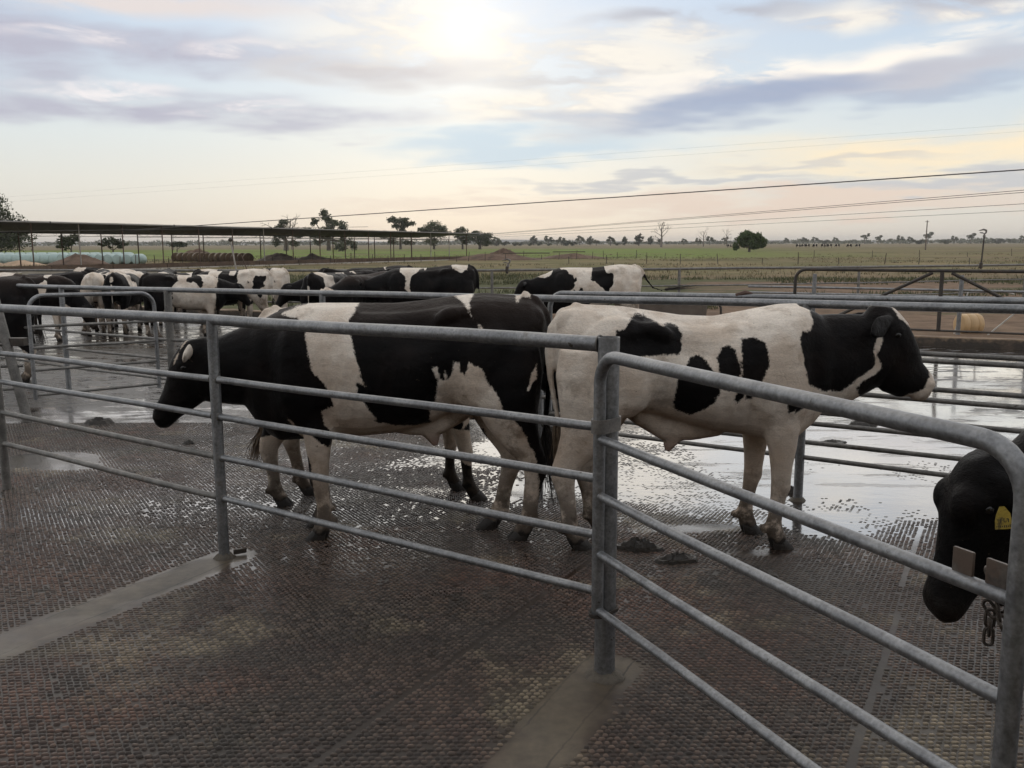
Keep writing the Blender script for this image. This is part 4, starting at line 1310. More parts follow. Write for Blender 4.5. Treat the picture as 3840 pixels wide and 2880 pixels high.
cfg1 = dict(neck=NECK1, poll=(1.985, 1.225), nose=(2.215, .735), sheath=True, fat=1.0, rusty=.6,
            fore=[(1.19, .13, 1.22, .17), (1.255, -.15, 1.26, -.17)], hind=[(-.035, .15, -.02, .18), (.155, -.08, .04, -.16)],
            tail=[(-.06, 0, 1.46), (-.14, .0, 1.445), (-.200, .0, 1.37), (-.232, .005, 1.22), (-.232, .02, 1.05), (-.218, .04, .88), (-.208, .05, .72), (-.205, .05, .62)],
            tuftend=(-.265, .07, .20), tuftr=.036, earx=-.03, earz=.0, coat=coat1, darknose=1.0)
make_cow("black cow with a white shoulder band, head lowered, facing left behind the near fence", cfg1, (0.0, 5.45, -.037), math.pi, .0115)

NECK2 = [(1.26, 0, 1.08, .30, .20), (1.44, 0, 1.10, .290, .175), (1.62, 0, 1.13, .262, .150), (1.78, 0, 1.155, .232, .130), (1.93, 0, 1.175, .205, .115), (2.04, 0, 1.20, .165, .095)]
T2 = [(x + .01, z1 - d1, z0, w) for (x, z1, z0, w), d1 in zip(BASE_T, (.0, .01, .03, .055, .075, .085, .085, .075, .035, .010, 0, 0, 0, 0))]
HD2 = [(-.05, .13, .10), (.02, .21, .165), (.18, .285, .215), (.36, .300, .205), (.54, .315, .175), (.70, .305, .150), (.80, .250, .138), (.91, .180, .152), (.985, .168, .148), (1.03, .11, .10)]
OX2 = 0.45                                     # local x of the cow = photo x minus this
def coat2s(x, y, z): return coat2(x + OX2, y, z)
cfg2 = dict(torso=T2, neck=[(a + .0, b, c_, d_, e_) for a, b, c_, d_, e_ in NECK2], poll=(2.215 - OX2 + .0, 1.425), nose=(2.495 - OX2, .955), headd=HD2, sheath=True, fat=1.0, rusty=.15,
            fore=[(1.13, -.13, 1.17, -.17), (1.03, .16, 1.12, .17)], hind=[(-.045, -.14, -.04, -.18), (.12, .14, .04, .17)],
            tail=[(-.06, 0, 1.40), (-.15, .0, 1.375), (-.215, .0, 1.29), (-.238, .0, 1.15), (-.222, -.01, .98), (-.192, -.02, .82), (-.172, -.02, .70)],
            tuftend=(-.155, -.03, .42), tuftr=.022, tuftm=m_tuftp, earx=-.17, earz=-.075, shx=1.06, brisket=(1.13, .755), coat=coat2s, darknose=0.0)
NECK2b = [(1.22, 0, 1.06, .30, .20), (1.34, 0, 1.08, .290, .175), (1.46, 0, 1.11, .270, .155), (1.58, 0, 1.14, .240, .135), (1.68, 0, 1.165, .208, .115), (1.77, 0, 1.195, .17, .098)]
cfg2["neck"] = NECK2b
T2 = [(x if x < 1.0 else 1.0 + (x - 1.0) * .72, a, b, w) for x, a, b, w in T2]
cfg2["torso"] = T2
zb2 = {.35: .80, .53: .745, .72: .69, .94: .655, 1.20: .625, 1.31: .72, 1.40: .83, 1.45: .92}
cfg2["torso"] = [(x, a, zb2.get(round(x, 2), b), w * .95) for x, a, b, w in cfg2["torso"]]
make_cow("white cow with black neck and black patches, head raised, facing right behind the near gate", cfg2, (OX2, 5.25, -.03), 0.0, .0115)
# ---------------------------------------------------------------- the third near cow, the near head, and the herd behind
def coat_from(white_base, polys, inv=()):
    def fn(x, y, z):
        s = np.full(x.shape, -1.0)
        for p in polys:
            if len(p) == 3 and isinstance(p[2], str):
                s = np.maximum(s, np.where(p[1] * y > 0, poly_sd(x, z, p[0]), -1.0))
            else:
                s = np.maximum(s, poly_sd(x, z, p))
        for p in inv:
            s = np.minimum(s, -poly_sd(x, z, p))
        return -s if white_base else s
    return fn
def box_(x0, x1, z0, z1, j=0.05, seed=0):
    rr = random.Random(seed + int(x0 * 100))
    pts = []
    for a, b in (((x0, z0), (x1, z0)), ((x1, z0), (x1, z1)), ((x1, z1), (x0, z1)), ((x0, z1), (x0, z0))):
        for i in range(4):
            q = i / 4
            pts.append((a[0] + (b[0] - a[0]) * q + rr.uniform(-j, j), a[1] + (b[1] - a[1]) * q + rr.uniform(-j, j)))
    return pts
LEGS_W = [box_(-.4, .6, -.1, .62, .04, 3), box_(.95, 1.6, -.1, .60, .05, 4)]
STAND = dict(fore=[(1.17, .14, 1.22, .17), (1.27, -.14, 1.26, -.17)], hind=[(-.04, .15, -.02, .18), (.12, -.14, .04, -.17)],
             tail=[(-.06, 0, 1.46), (-.15, .0, 1.445), (-.225, .0, 1.36), (-.258, .0, 1.22), (-.262, .0, 1.05), (-.258, .0, .88), (-.25, .0, .70)], tuftend=(-.25, 0, .42), tuftr=.03)
NECKH = [(1.26, 0, 1.08, .30, .20), (1.42, 0, 1.10, .275, .17), (1.58, 0, 1.15, .235, .145), (1.72, 0, 1.21, .20, .12), (1.84, 0, 1.27, .17, .105), (1.92, 0, 1.31, .13, .09)]
HIGH = dict(neck=NECKH, poll=(1.98, 1.46), nose=(2.36, 1.06))
LOW = dict(neck=NECK1, poll=(1.985, 1.225), nose=(2.215, .735))
NECKD = [(1.26, 0, 1.06, .30, .20), (1.42, 0, 1.00, .26, .165), (1.56, 0, .91, .22, .14), (1.68, 0, .80, .19, .12), (1.78, 0, .70, .165, .105), (1.85, 0, .64, .13, .09)]
DOWN = dict(neck=NECKD, poll=(1.93, .80), nose=(2.02, .27))

c3 = coat_from(False, [box_(-.3, .05, 1.25, 1.6, .04, 7), box_(.9, 1.12, .95, 1.6, .05, 2), box_(1.28, 1.5, .6, 1.05, .06, 6), box_(-.4, .3, -.1, .55, .05, 5), box_(1.0, 1.5, .30, .55, .05, 5)])
make_cow("muddy legged cow standing behind the banded black cow, mostly hidden", {**STAND, **LOW, "coat": c3, "sheath": False, "darknose": 1.0, "tuftm": m_tuftp,
         "tail": [(-.06, 0, 1.46), (-.15, .0, 1.445), (-.215, .0, 1.36), (-.24, .0, 1.22), (-.24, .0, 1.0), (-.22, .0, .8), (-.21, .0, .62), (-.22, .0, .52)], "tuftend": (-.30, 0, .30),
         "fore": [(1.26, .17, 1.22, .17), (1.40, -.15, 1.26, -.17)], "hind": [(-.06, -.14, -.02, -.18), (.10, .16, .04, .17)]},
         (-1.555, 6.26, -.06), R(6.5), .015, .93)
# near head reaching in from the right edge
c4 = coat_from(False, [[(2.0, 1.08), (2.14, 1.08), (2.14, .89), (2.045, .89), (2.018, .95)], box_(-.4, .7, -.1, .6, .05, 2), box_(.3, .8, .7, 1.6, .08, 1)])
NECK4 = [(1.26, 0, 1.06, .30, .20), (1.44, 0, 1.02, .255, .165), (1.60, 0, .96, .215, .145), (1.74, 0, .86, .18, .13), (1.85, 0, .825, .155, .115), (1.94, 0, .83, .115, .09)]
cow4 = make_cow("black cow at the right edge, head low behind the chained gate, yellow ear tag", {**STAND, "neck": NECK4, "poll": (2.005, .985), "nose": (2.105, .405), "coat": c4, "darknose": 1.0, "earx": -.15, "earz": -.10, "eary": .13, "rusty": .05, "brow": True},
         (3.62, 3.18, 0.0), math.pi, .013, 1.0, tagside=0)
tg = MB(); v = []; f = []
prof = [(-.010, .045), (.012, .045), (.034, .012), (.040, -.03), (.038, -.062), (-.036, -.062), (-.034, -.02), (-.026, .01)]
for yy in (-.0012, .0012):
    for u, w_ in prof: v.append((u, yy, w_))
f = [tuple(range(7, -1, -1)), tuple(range(8, 16))] + [(i, (i + 1) % 8, 8 + (i + 1) % 8, 8 + i) for i in range(8)]
tgo = tg.raw(v, f).build("ear_tag", m_tag, cow4, False)
tgo.location = (1.955, .215, .830); tgo.rotation_euler = (0.12, .1, -0.10); tgo.scale = (-.74, 1, .72)
# worn print on the tag: two rows of broken strokes
ink = MB()
for (u, w_, lw, lh) in ((-.012, -.022, .004, .018), (.004, -.020, .004, .020), (.010, -.028, .010, .004), (.024, -.022, .004, .018), (.020, -.014, .009, .004)):
    ink.box((u, .0018, w_), (lw, .0008, lh))
for k_ in range(8):
    ink.box((-.029 + k_ * .0083, .0018, -.049), (.0046, .0008, .011 if k_ % 3 else .007))
ink.build("print", m_ink, tgo, False)

G = "cattle gathered on the far side of the yard"
def bg(label, X, Y, rz, pose, coat, scale=1.0, tags=0, rusty=.2, **kw):
    cfg = {**STAND, **pose, "coat": coat, "rusty": rusty, "darknose": 1.0, "smooth": 3, "rag": .30 + .002 * (X * 10 % 7), **kw}
    return make_cow(label, cfg, (X, Y, gz(Y) - .005), rz, .024, scale, G, tags)
PI = math.pi
# facing left = pi, right = 0, away = pi/2, towards camera = -pi/2 ; x local 0 is at the hips
bg("dark cow cut off by the left edge behind the strapped gate post", -7.05, 13.0, PI, LOW, coat_from(False, [box_(-.3, .25, -.1, .40, .05, 1)]), 1.02, rusty=.5)
bg("brown-black cow with a narrow white shoulder stripe, far left", -10.75, 19.0, 0.08, DOWN, coat_from(False, [box_(.98, 1.12, 1.0, 1.6, .03, 2), box_(1.1, 1.5, -.1, .72, .05, 3), box_(-.3, .3, 1.36, 1.6, .05, 8)]), .97, rusty=.95)
bg("plain black cow whose rump shows behind the brown-black one", -9.85, 20.8, PI - .1, LOW, coat_from(False, [box_(-.4, .3, -.1, .5, .05, 1)]), .96)
bg("cream white cow seen from behind between two black ones", -9.55, 21.9, PI / 2 - .2, LOW, coat_from(True, [box_(1.0, 2.4, .3, 1.7, .06, 2)]), .96)
bg("cow with black rump and white tail seen from behind", -8.78, 20.1, PI / 2 + .12, LOW, coat_from(False, [box_(-.4, -.225, .2, 1.7, .02, 5), box_(.2, .7, 1.1, 1.7, .06, 1), box_(-.5, 1.7, -.1, .62, .05, 3)]), .95)
bg("cow with a white blaze facing the camera in the left group", -9.15, 24.3, -PI / 2 + .25, HIGH, coat_from(False, [box_(1.2, 1.55, .4, 1.7, .06, 6), box_(-.4, 1.6, -.1, .7, .05, 1), [(2.0, 1.6), (2.5, 1.1), (2.45, .95), (1.95, 1.35)]]), .96, 1)
bg("cow with black hindquarters and cream body turned away", -7.65, 19.3, .55, LOW, coat_from(False, [box_(.42, 1.35, .35, 1.7, .07, 9), box_(-.4, 1.6, -.1, .35, .05, 3)], [box_(.8, 1.0, 1.25, 1.6, .05, 2)]), .95)
bg("spotted cow half hidden behind the cream-bodied one", -7.9, 23.2, .2, LOW, coat_from(False, [box_(.1, .5, 1.1, 1.7, .08, 4), box_(.9, 1.3, .5, 1.2, .08, 5), box_(-.5, 1.7, -.1, .6, .05, 3)]), .96)
bg("black head peeping above the backs of the left group", -8.3, 25.0, -PI / 2 - .5, HIGH, coat_from(False, [box_(.4, .8, .5, 1.7, .08, 4)]), .92)
bg("cow with white rear, black thigh patch and white girth band, facing left", -5.78, 21.0, PI + .04, LOW,
   coat_from(False, [box_(.90, 1.20, 1.02, 1.7, .04, 4), [(1.16, 1.1), (1.05, .95), (1.0, 1.1)], box_(-.5, .58, .2, 1.7, .05, 5), box_(-.4, .5, -.1, .6, .05, 1), box_(.85, 1.55, -.1, .72, .07, 7)],
             [[(-.12, 1.32), (.10, 1.38), (.18, 1.2), (.10, .92), (.0, .88), (-.08, 1.1)]]), .99)
bg("black cow with a white flank seen from behind at the centre", -3.98, 18.3, PI / 2 - .28, LOW, coat_from(False, [box_(-.05, .45, .3, 1.7, .05, 2), box_(-.5, 1.7, -.1, .6, .05, 3), box_(-.5, -.225, .2, 1.3, .02, 3)]), .97)
bg("plain black cow between the white-flanked one and the grey-black one", -3.15, 20.3, PI + .5, LOW, coat_from(False, [[(.75, 1.6), (.78, 1.6), (.86, 1.1), (.84, 1.1)], box_(.4, .6, 1.33, 1.6, .04, 1)]), .98)
bg("grey-black cow with a white ear and yellow tag, chest turned to the camera", -2.55, 19.0, -PI / 2 - .55, LOW, coat_from(False, [[(1.9, 1.2), (1.98, 1.3), (2.02, 1.18), (1.95, 1.1)]]), .98, 1, .9)
bg("black cow with a white spot on the spine behind the grey-black one", -2.6, 22.3, PI, HIGH, coat_from(False, [box_(.42, .66, 1.38, 1.6, .03, 1)]), 1.02)
bg("big black cow with a white shoulder wedge and white hip spot", -.93, 18.0, PI - .03, LOW,
   coat_from(False, [[(.74, 1.6), (1.30, 1.6), (1.18, 1.36), (1.08, 1.28), (1.03, 1.05), (.98, 1.02), (.93, 1.28), (.84, 1.34)], box_(.0, .28, 1.43, 1.6, .03, 2), [(.05, .35), (.62, .35), (.50, .78), (.30, .70), (.20, .98), (.12, .98), (.10, .7)], box_(-.4, .5, -.1, .5, .05, 3)]), 1.07)
bg("white cow with black head and shoulders, tail swung out to the right", 2.30, 17.7, PI - .02, LOW,
   coat_from(True, [[(1.02, .5), (1.05, .95), (1.06, 1.30), (1.15, 1.42), (1.35, 1.40), (1.55, 1.30), (2.6, 1.5), (2.6, .2), (1.4, .6)], box_(.52, .72, 1.30, 1.46, .03, 2), [(.36, 1.30), (.52, 1.32), (.56, 1.10), (.46, .95), (.40, .85), (.30, .85), (.36, 1.05)],
                    box_(.72, .88, .82, 1.02, .03, 4), box_(.58, .66, .82, 1.05, .02, 5), [(-.27, 1.3), (-.27, .7), (-1.5, .7), (-1.5, 1.5), (-.4, 1.5)]]), 1.07, 0,
   tail=[(-.06, 0, 1.46), (-.15, .0, 1.445), (-.225, .0, 1.38), (-.30, .0, 1.22), (-.42, .0, 1.07), (-.58, .0, 1.02), (-.72, .0, 1.05)], tuftend=(-1.28, 0, 1.10), tuftr=.035)

bg("white-faced cow squeezed between the cream one and the left group's black rumps", -10.6, 23.6, -PI / 2 + .5, HIGH, coat_from(True, [box_(.2, .8, .4, 1.7, .08, 2), box_(1.1, 1.5, .8, 1.7, .06, 4)]), .97)
bg("mostly white cow side-on at the back of the left group", -11.6, 24.6, 0.1, LOW, coat_from(True, [box_(.1, .5, .9, 1.7, .08, 3), box_(1.5, 2.4, .4, 1.5, .06, 2)]), .98)
bg("cream and black cow behind the white-girthed one", -6.0, 23.6, PI - .25, LOW, coat_from(True, [box_(1.1, 2.4, .4, 1.7, .07, 1), box_(.2, .5, 1.0, 1.7, .07, 5)]), .97)
bg("pale cow seen from behind left of the black rump with the white tail", -9.35, 20.3, PI / 2 + .3, LOW, coat_from(True, [box_(.3, .9, .7, 1.7, .08, 6)]), .95)
# ================================================================= LAND BEYOND THE YARD
m_field, t, setp = mat("paddock_ground")
geo = t.n("ShaderNodeNewGeometry").outputs["Position"]
px, py, pz = t.sep(geo)[0:3]
nL = t.noise(t.map(geo, scale=(0.35, 1.0, 1.0)), 0.03, 6.0, 0.62)
nM = t.noise(t.map(geo, scale=(0.5, 1.0, 1.0)), 0.16, 6.0, 0.65)
nS = t.noise(geo, 1.6, 6.0, 0.65)
nT = t.noise(t.map(geo, scale=(0.25, 1.0, 1.0)), 0.011, 5.0, 0.6)
dirt = t.mix(t.ss(nS, 0.35, 0.7), (0.225, 0.155, 0.105), (0.130, 0.088, 0.060))
weed = t.mix(t.ss(nS, 0.3, 0.7), (0.070, 0.078, 0.035), (0.120, 0.115, 0.062))
dry = t.mix(t.ss(nM, 0.35, 0.65), (0.235, 0.185, 0.098), (0.135, 0.130, 0.056))
green = t.mix(t.ss(nM, 0.35, 0.65), (0.135, 0.215, 0.038), (0.185, 0.205, 0.060))
c = t.mix(t.ss(t.add(t.add(nM, t.mul(t.mul(t.ss(py, 25.5, 30.0), t.ss(py, 70.0, 45.0)), t.lin(t.sub(px, t.mul(py, 0.12)), -8.0, 8.0, 0.22, -0.05))), t.mul(t.mul(t.ss(py, 33.0, 38.0), t.ss(py, 62.0, 50.0)), 0.10)), 0.53, 0.62), dirt, weed)
c = t.mix(t.mul(t.ss(py, 48.0, 70.0), t.ss(nL, 0.30, 0.52)), c, dry)
lush = t.mul(t.mul(t.ss(py, 112.0, 150.0), t.ss(py, 420.0, 300.0)), t.ss(t.sub(px, t.mul(py, 0.20)), 45.0, -10.0))
lush = t.mul(lush, t.ss(nL, 0.30, 0.48))
c = t.mix(lush, c, green)
far = t.mul(t.ss(py, 330.0, 480.0), t.ss(nT, 0.35, 0.6))
c = t.mix(far, c, (0.215, 0.175, 0.115))
c = t.mix(t.mul(t.ss(t.noise(t.map(geo, (4, 2, 0), scale=(0.22, 1.0, 1.0)), 0.10, 6.0, 0.7), 0.56, 0.62), t.ss(py, 60.0, 110.0)), c, (0.060, 0.062, 0.030))
setp(Base_Color=c, Roughness=0.95, Specular_IOR_Level=0.1, Normal=t.bump(t.add(nS, nM), 0.6, 0.12))
ysF = np.array([-60, -10, 4, 12, 15, 18, 21, 24, 27, 30, 33, 37, 42, 50, 60, 75, 100, 140, 200, 320, 600, 1200, 2600, 9000.])
xsF = np.array([-9000, -3000, -1200, -500, -220, -120, -70, -45, -30, -22, -16, -11, -7, -3, 0, 3, 6, 9, 12, 16, 22, 30, 45, 70, 120, 220, 500, 1200, 3000, 9000.])
X, Y = np.meshgrid(xsF, ysF)
Z = np.interp(Y, _GY, _GZ)
# under the yard slab the natural ground lies lower
inside = (Y < KERB(X) + 0.15) & (np.abs(X) < 40)
Z = np.where(inside, Z - 0.35, Z)
V = np.stack([X, Y, Z], -1).reshape(-1, 3)
ny, nx = X.shape
q = np.arange(ny * nx).reshape(ny, nx)
quads = np.stack([q[:-1, :-1], q[:-1, 1:], q[1:, 1:], q[1:, :-1]], -1).reshape(-1, 4)
fld = link("paddock", np_mesh("paddock", V, quads, None, m_field, True)); tag(fld, kind="structure")
# soil bank laid against the back of the kerb so the paddock meets it
v = []; f = []
xsB = np.linspace(-40, 30, 90); rr = random.Random(11)
OF = [0.25, 0.6, 1.2, 2.2, 3.6, 5.5, 8.0]
for x in xsB:
    y = KERB(x)
    for o_ in OF:
        yy = y + o_ * nk[1]
        v.append((x + o_ * nk[0], yy, gz(yy) + max(0.02, 0.13 - 0.035 * o_) * rr.uniform(.6, 1.3) if o_ < 8 else gz(yy) - .02))
n_ = len(OF)
for i in range(len(xsB) - 1):
    for k_ in range(n_ - 1):
        a = i * n_ + k_
        f.append((a, a + n_, a + n_ + 1, a + 1))
bank = MB().raw(v, f).build("dirt_bank", m_field); tag(bank, kind="structure")

# low far ridge
m_hill = simple("far_hill", (0.075, 0.085, 0.085), 0.95)
v = []; f = []
N = 80
for i in range(N + 1):
    a = R(-50 + 100 * i / N); d = 5200.0
    h = 9 + 16 * vnoise(i * 0.23, 3.0) + (10 if i < 44 else 0) * vnoise(i * .1, 9.)
    x, y = math.sin(a) * d, math.cos(a) * d
    for o_, z in ((0, -2), (160, h), (900, h * .8), (1000, -5)):
        v.append((x + math.sin(a) * o_, y + math.cos(a) * o_, z))
for i in range(N):
    for k_ in range(3):
        a = i * 4 + k_
        f.append((a, a + 4, a + 5, a + 1))
hl = MB().raw(v, f).build("hills", m_hill); tag(hl, kind="structure")

# ---------------------------------------------------------------- plants
def leaf_mat(name, a, b, tr=0.25):
    m = bpy.data.materials.new(name); m.use_nodes = True
    t = NT(m.node_tree)
    out = t.n("ShaderNodeOutputMaterial")
    p = t.n("ShaderNodeBsdfPrincipled"); tl = t.n("ShaderNodeBsdfTranslucent"); ms = t.n("ShaderNodeMixShader")
    oi = t.n("ShaderNodeObjectInfo").outputs["Random"]
    geo = t.n("ShaderNodeNewGeometry")
    nz = t.noise(t.n("ShaderNodeTexCoord").outputs["Object"], 0.6, 3.0, 0.6)
    c = t.mix(t.ss(t.add(t.mul(geo.outputs["Random Per Island"], 0.6), t.mul(nz, 0.5)), 0.2, 0.9), a, b)
    hf = t.lin(oi, 0, 1, 0.8, 1.2)
    c = t.mix(1.0, c, t.comb(hf, hf, hf), "MULTIPLY")
    t.put(p.inputs["Base Color"], c); p.inputs["Roughness"].default_value = 0.6
    t.put(tl.inputs[0], c); ms.inputs[0].default_value = tr
    t.t.links.new(p.outputs[0], ms.inputs[1]); t.t.links.new(tl.outputs[0], ms.inputs[2]); t.t.links.new(ms.outputs[0], out.inputs[0])
    return m
m_gum = leaf_mat("gum_leaves", (0.055, 0.068, 0.036), (0.13, 0.14, 0.075))
m_dkl = leaf_mat("dark_leaves", (0.038, 0.050, 0.025), (0.078, 0.09, 0.045))
m_wil = leaf_mat("willow_leaves", (0.045, 0.075, 0.022), (0.095, 0.135, 0.042), 0.3)
m_bark = simple("bark", (0.115, 0.095, 0.078), 0.9, 0, 0.4, 1.5, 0.6, 6.0)
m_dead = simple("dead_wood", (0.19, 0.165, 0.14), 0.9, 0, 0.3, 2.0)

def leaves(clumps, size, seed, droop=0.0):
    """clumps: (x,y,z,rx,ry,rz,count) -> one mesh of leaf sprays standing in the clumps' outer halves"""
    rr = np.random.RandomState(seed)
    P = []
    for (x, y, z, rx, ry, rz, n) in clumps:
        # a clump is itself a handful of smaller knots, so its outline breaks up
        k = max(4, int(n / 22))
        kd = rr.normal(size=(k, 3)); kd /= np.linalg.norm(kd, axis=1)[:, None]
        kc = kd * (rr.rand(k, 1) ** 0.45) * np.array([rx, ry, rz]) * .85
        w = rr.randint(0, k, n)
        d = rr.normal(size=(n, 3)); d /= np.linalg.norm(d, axis=1)[:, None]
        rad = (rr.rand(n, 1) ** 0.4)
        p = kc[w] + d * rad * np.array([rx, ry, rz]) * .36
        P.append(p + np.array([x, y, z]))
    P = np.concatenate(P); n = len(P)
    a = rr.normal(size=(n, 3)); a[:, 2] = a[:, 2] * .7 - droop; a /= np.linalg.norm(a, axis=1)[:, None]
    b = np.cross(a, rr.normal(size=(n, 3))); b /= np.linalg.norm(b, axis=1)[:, None]
    s = size * rr.uniform(.55, 1.4, (n, 1))
    L_ = a * s * (1.0 + droop); B_ = b * s * .48
    V_ = np.stack([P - L_, P - B_ * .9, P + L_, P + B_], 1).reshape(-1, 3)
    F_ = np.arange(n * 4).reshape(-1, 4)
    return V_, F_

def tree(label, base, H_, clumps, size, seed, m_leaf, trunk_r, trunk_to, group="trees in the paddock", lean=0.0, dead=(), droop=0.0, m_b=None, cat="tree", name="tree"):
    """clumps in metres relative to the base: (x,y,z,rx,ry,rz,count)"""
    root = empty(name, (base[0], base[1], gz(base[1]) - .05), 0, label, cat, group)
    rr = random.Random(seed)
    if H_ > 6: clumps = [(x, y, z, rx * 1.22, ry * 1.2, rz * 1.2, int(n * 2.4)) for x, y, z, rx, ry, rz, n in clumps]
    V_, F_ = leaves(clumps, size * (.74 if H_ > 6 else 1), seed, droop)
    link("crown", np_mesh("crown", V_, F_, None, m_leaf, False), root)
    mb = MB()
    fk = Vector((lean, 0, trunk_to))
    mb.tube([(0, 0, 0), (lean * .3, 0, trunk_to * .5), fk], [trunk_r * 1.25, trunk_r, trunk_r * .8], 8)
    for (x, y, z, rx, ry, rz, n) in clumps:
        e = Vector((x, y, z + rz * .25)); m_ = fk.lerp(e, .5) + Vector((rr.uniform(-.1, .1) * H_ * .3, 0, -abs(rr.gauss(0, .03)) * H_))
        mb.tube([fk - Vector((0, 0, trunk_r)), m_, e], [trunk_r * .55, trunk_r * .36, trunk_r * .12], 6)
    mb.build("trunk", m_b or m_bark, root)
    if dead:
        mb = MB()
        for b0, ang, ln in dead:
            branch(mb, Vector(b0), ang, ln, trunk_r * .35, rr, 3)
        mb.build("dead_branch", m_dead, root)
    return root
def branch(mb, p, ang, ln, r, rr, depth):
    d = Vector((math.sin(ang), rr.uniform(-.35, .35), math.cos(ang))).normalized()
    m_ = p + d * ln * .5 + Vector((rr.uniform(-.08, .08) * ln, 0, 0))
    e = p + d * ln
    mb.tube([p, m_, e], [r, r * .75, r * .5], 5)
    if depth > 0:
        for k_ in range(rr.choice((2, 3))):
            q_ = rr.uniform(.45, 1.0)
            branch(mb, p.lerp(e, q_), ang + rr.uniform(-.95, .95), ln * rr.uniform(.45, .68), r * .5, rr, depth - 1)
def dead_tree(label, base, H_, seed, r, group="bare dead trees"):
    root = empty("dead_tree", (base[0], base[1], gz(base[1]) - .05), 0, label, "tree", group)
    rr = random.Random(seed)
    mb = MB(); mb.tube([(0, 0, 0), (H_ * .015, 0, H_ * .35), (0, 0, H_ * .7)], [r * 1.3, r, r * .7], 7)
    mb.build("trunk", m_dead, root)
    mb = MB()
    branch(mb, Vector((0, 0, H_ * .68)), .1, H_ * .2, r * .6, rr, 3)
    for q_, a in ((.25, -.8), (.35, .75), (.42, -.9), (.5, .7), (.58, -.6), (.66, .5)):
        branch(mb, Vector((0, 0, H_ * q_)), a + rr.uniform(-.2, .2), H_ * rr.uniform(.2, .34), r * .4, rr, 3)
    mb.build("branches", m_dead, root)
    return root
def cl_(n, *rows): return [(*r_, n) for r_ in rows]

tree("big dark tree at the left edge rising over the shade roof", (-103.5, 178.0), 12,
     [(-2, 0, 6, 5, 5, 4, 1500), (3.5, -1, 8.8, 3.0, 3, 2.6, 700), (1.5, 0, 10.6, 3.0, 3, 1.8, 500), (5.5, 0, 5.0, 3.4, 4, 2.8, 900), (7.0, -1, 3.4, 3.4, 4, 2.3, 900), (1.5, -2, 3.2, 4.5, 4, 2.8, 900), (9.0, 0, 5.6, 1.4, 2, 1.2, 220)], .36, 2, m_dkl, .5, 3.0)
tree("gum tree with bare dead limbs rising behind the shade roof", (-75.5, 306.0), 14,
     [(-2.2, 0, 7.0, 2.0, 2, 2.0, 330), (-.6, 0, 8.9, 1.9, 2, 1.3, 240), (-1.5, 0, 5.2, 2.6, 2.5, 1.4, 260), (-3.4, 0, 2.8, 1.6, 2, 1.3, 200), (3.0, 0, 2.6, 2.0, 2, 1.2, 160)], .42, 4, m_gum, .75, 3.6, lean=.3,
     dead=[((.6, 0, 5.4), .75, 4.2), ((.8, 0, 6.0), .25, 4.6), ((-2.0, 0, 4.8), -.7, 4.2), ((.6, 0, 4.5), 1.0, 4.0)], m_b=m_dead)
tree("tall ragged gum tree, highest beyond the shade roof", (-60.0, 300.0), 14.5,
     [(-1.3, 0, 12.0, 1.3, 1.5, 1.5, 220), (-.4, 0, 10.4, 1.6, 1.6, 1.5, 280), (-4.4, 0, 9.3, 1.5, 1.5, 1.3, 200), (1.6, 0, 8.6, 2.0, 2, 1.5, 330), (4.8, 0, 7.9, 1.7, 1.7, 1.7, 260), (.2, 0, 6.4, 2.6, 2.4, 1.9, 480), (-7.2, 0, 6.6, 1.5, 1.6, 1.2, 220), (-9.8, 0, 5.0, 1.7, 1.8, 1.0, 230),
      (-4.0, 0, 5.6, 2.2, 2, 1.5, 330), (4.4, 0, 5.0, 1.6, 1.8, 1.3, 230), (6.0, 0, 2.8, 2.2, 2.0, 1.5, 260), (-3.5, 0, 2.8, 1.8, 2.0, 1.0, 160), (8.2, 0, 1.6, 1.4, 1.6, 1.5, 200)], .42, 6, m_gum, .6, 4.2)
tree("flat-topped gum tree left of the shed's middle posts", (-43.0, 354.0), 13,
     [(-2.6, 0, 11.1, 2.6, 2.2, 1.3, 330), (1.2, 0, 11.2, 2.4, 2.2, 1.2, 300), (3.4, 0, 9.6, 2.6, 2, 1.2, 280), (-.4, 0, 9.2, 2.6, 2.2, 1.5, 330), (.6, 0, 7.2, 1.6, 1.6, 1.3, 180), (-6.4, 0, 5.6, 2.2, 2, 1.3, 230), (4.6, 0, 5.8, 2.3, 2, 1.1, 220), (-3.2, 0, 3.0, 2.2, 2, 1.3, 180), (3.0, 0, 2.6, 2.4, 2, 1.2, 200)], .46, 8, m_gum, .42, 5.4)
tree("round-headed gum tree behind the right half of the shed", (-29.5, 348.0), 11,
     [(0.4, 0, 8.4, 3.6, 3, 2.0, 560), (-3.2, 0, 6.8, 2.6, 2.4, 1.8, 330), (3.6, 0, 6.8, 2.4, 2.4, 2.0, 330), (.2, 0, 5.6, 3.4, 3, 1.6, 420), (-5.0, 0, 7.2, 1.2, 1.4, 1.0, 110), (-1.0, 0, 2.8, 3.0, 2.4, 1.3, 260)], .46, 10, m_gum, .4, 3.4)
tree("slim gum tree just left of the shed's end post", (-18.4, 343.0), 8.5,
     [(-.4, 0, 6.8, 2.2, 2, 1.6, 330), (-1.6, 0, 4.8, 1.8, 2, 1.4, 230), (1.4, 0, 4.7, 1.8, 2, 1.4, 230), (.6, 0, 2.8, 1.6, 1.6, 1.2, 180)], .44, 12, m_gum, .34, 2.6)
tree("dense dark tree at the end of the shade roof", (-11.8, 340.0), 7.4,
     [(-1.0, 0, 5.4, 2.2, 2, 1.4, 360), (2.6, 0, 4.9, 2.1, 2, 1.5, 330), (-3.0, 0, 4.0, 1.8, 2, 1.5, 260), (.4, 0, 3.2, 2.6, 2.2, 1.6, 420), (2.6, 0, 2.6, 2.0, 2, 1.3, 260)], .42, 14, m_dkl, .5, 1.7)
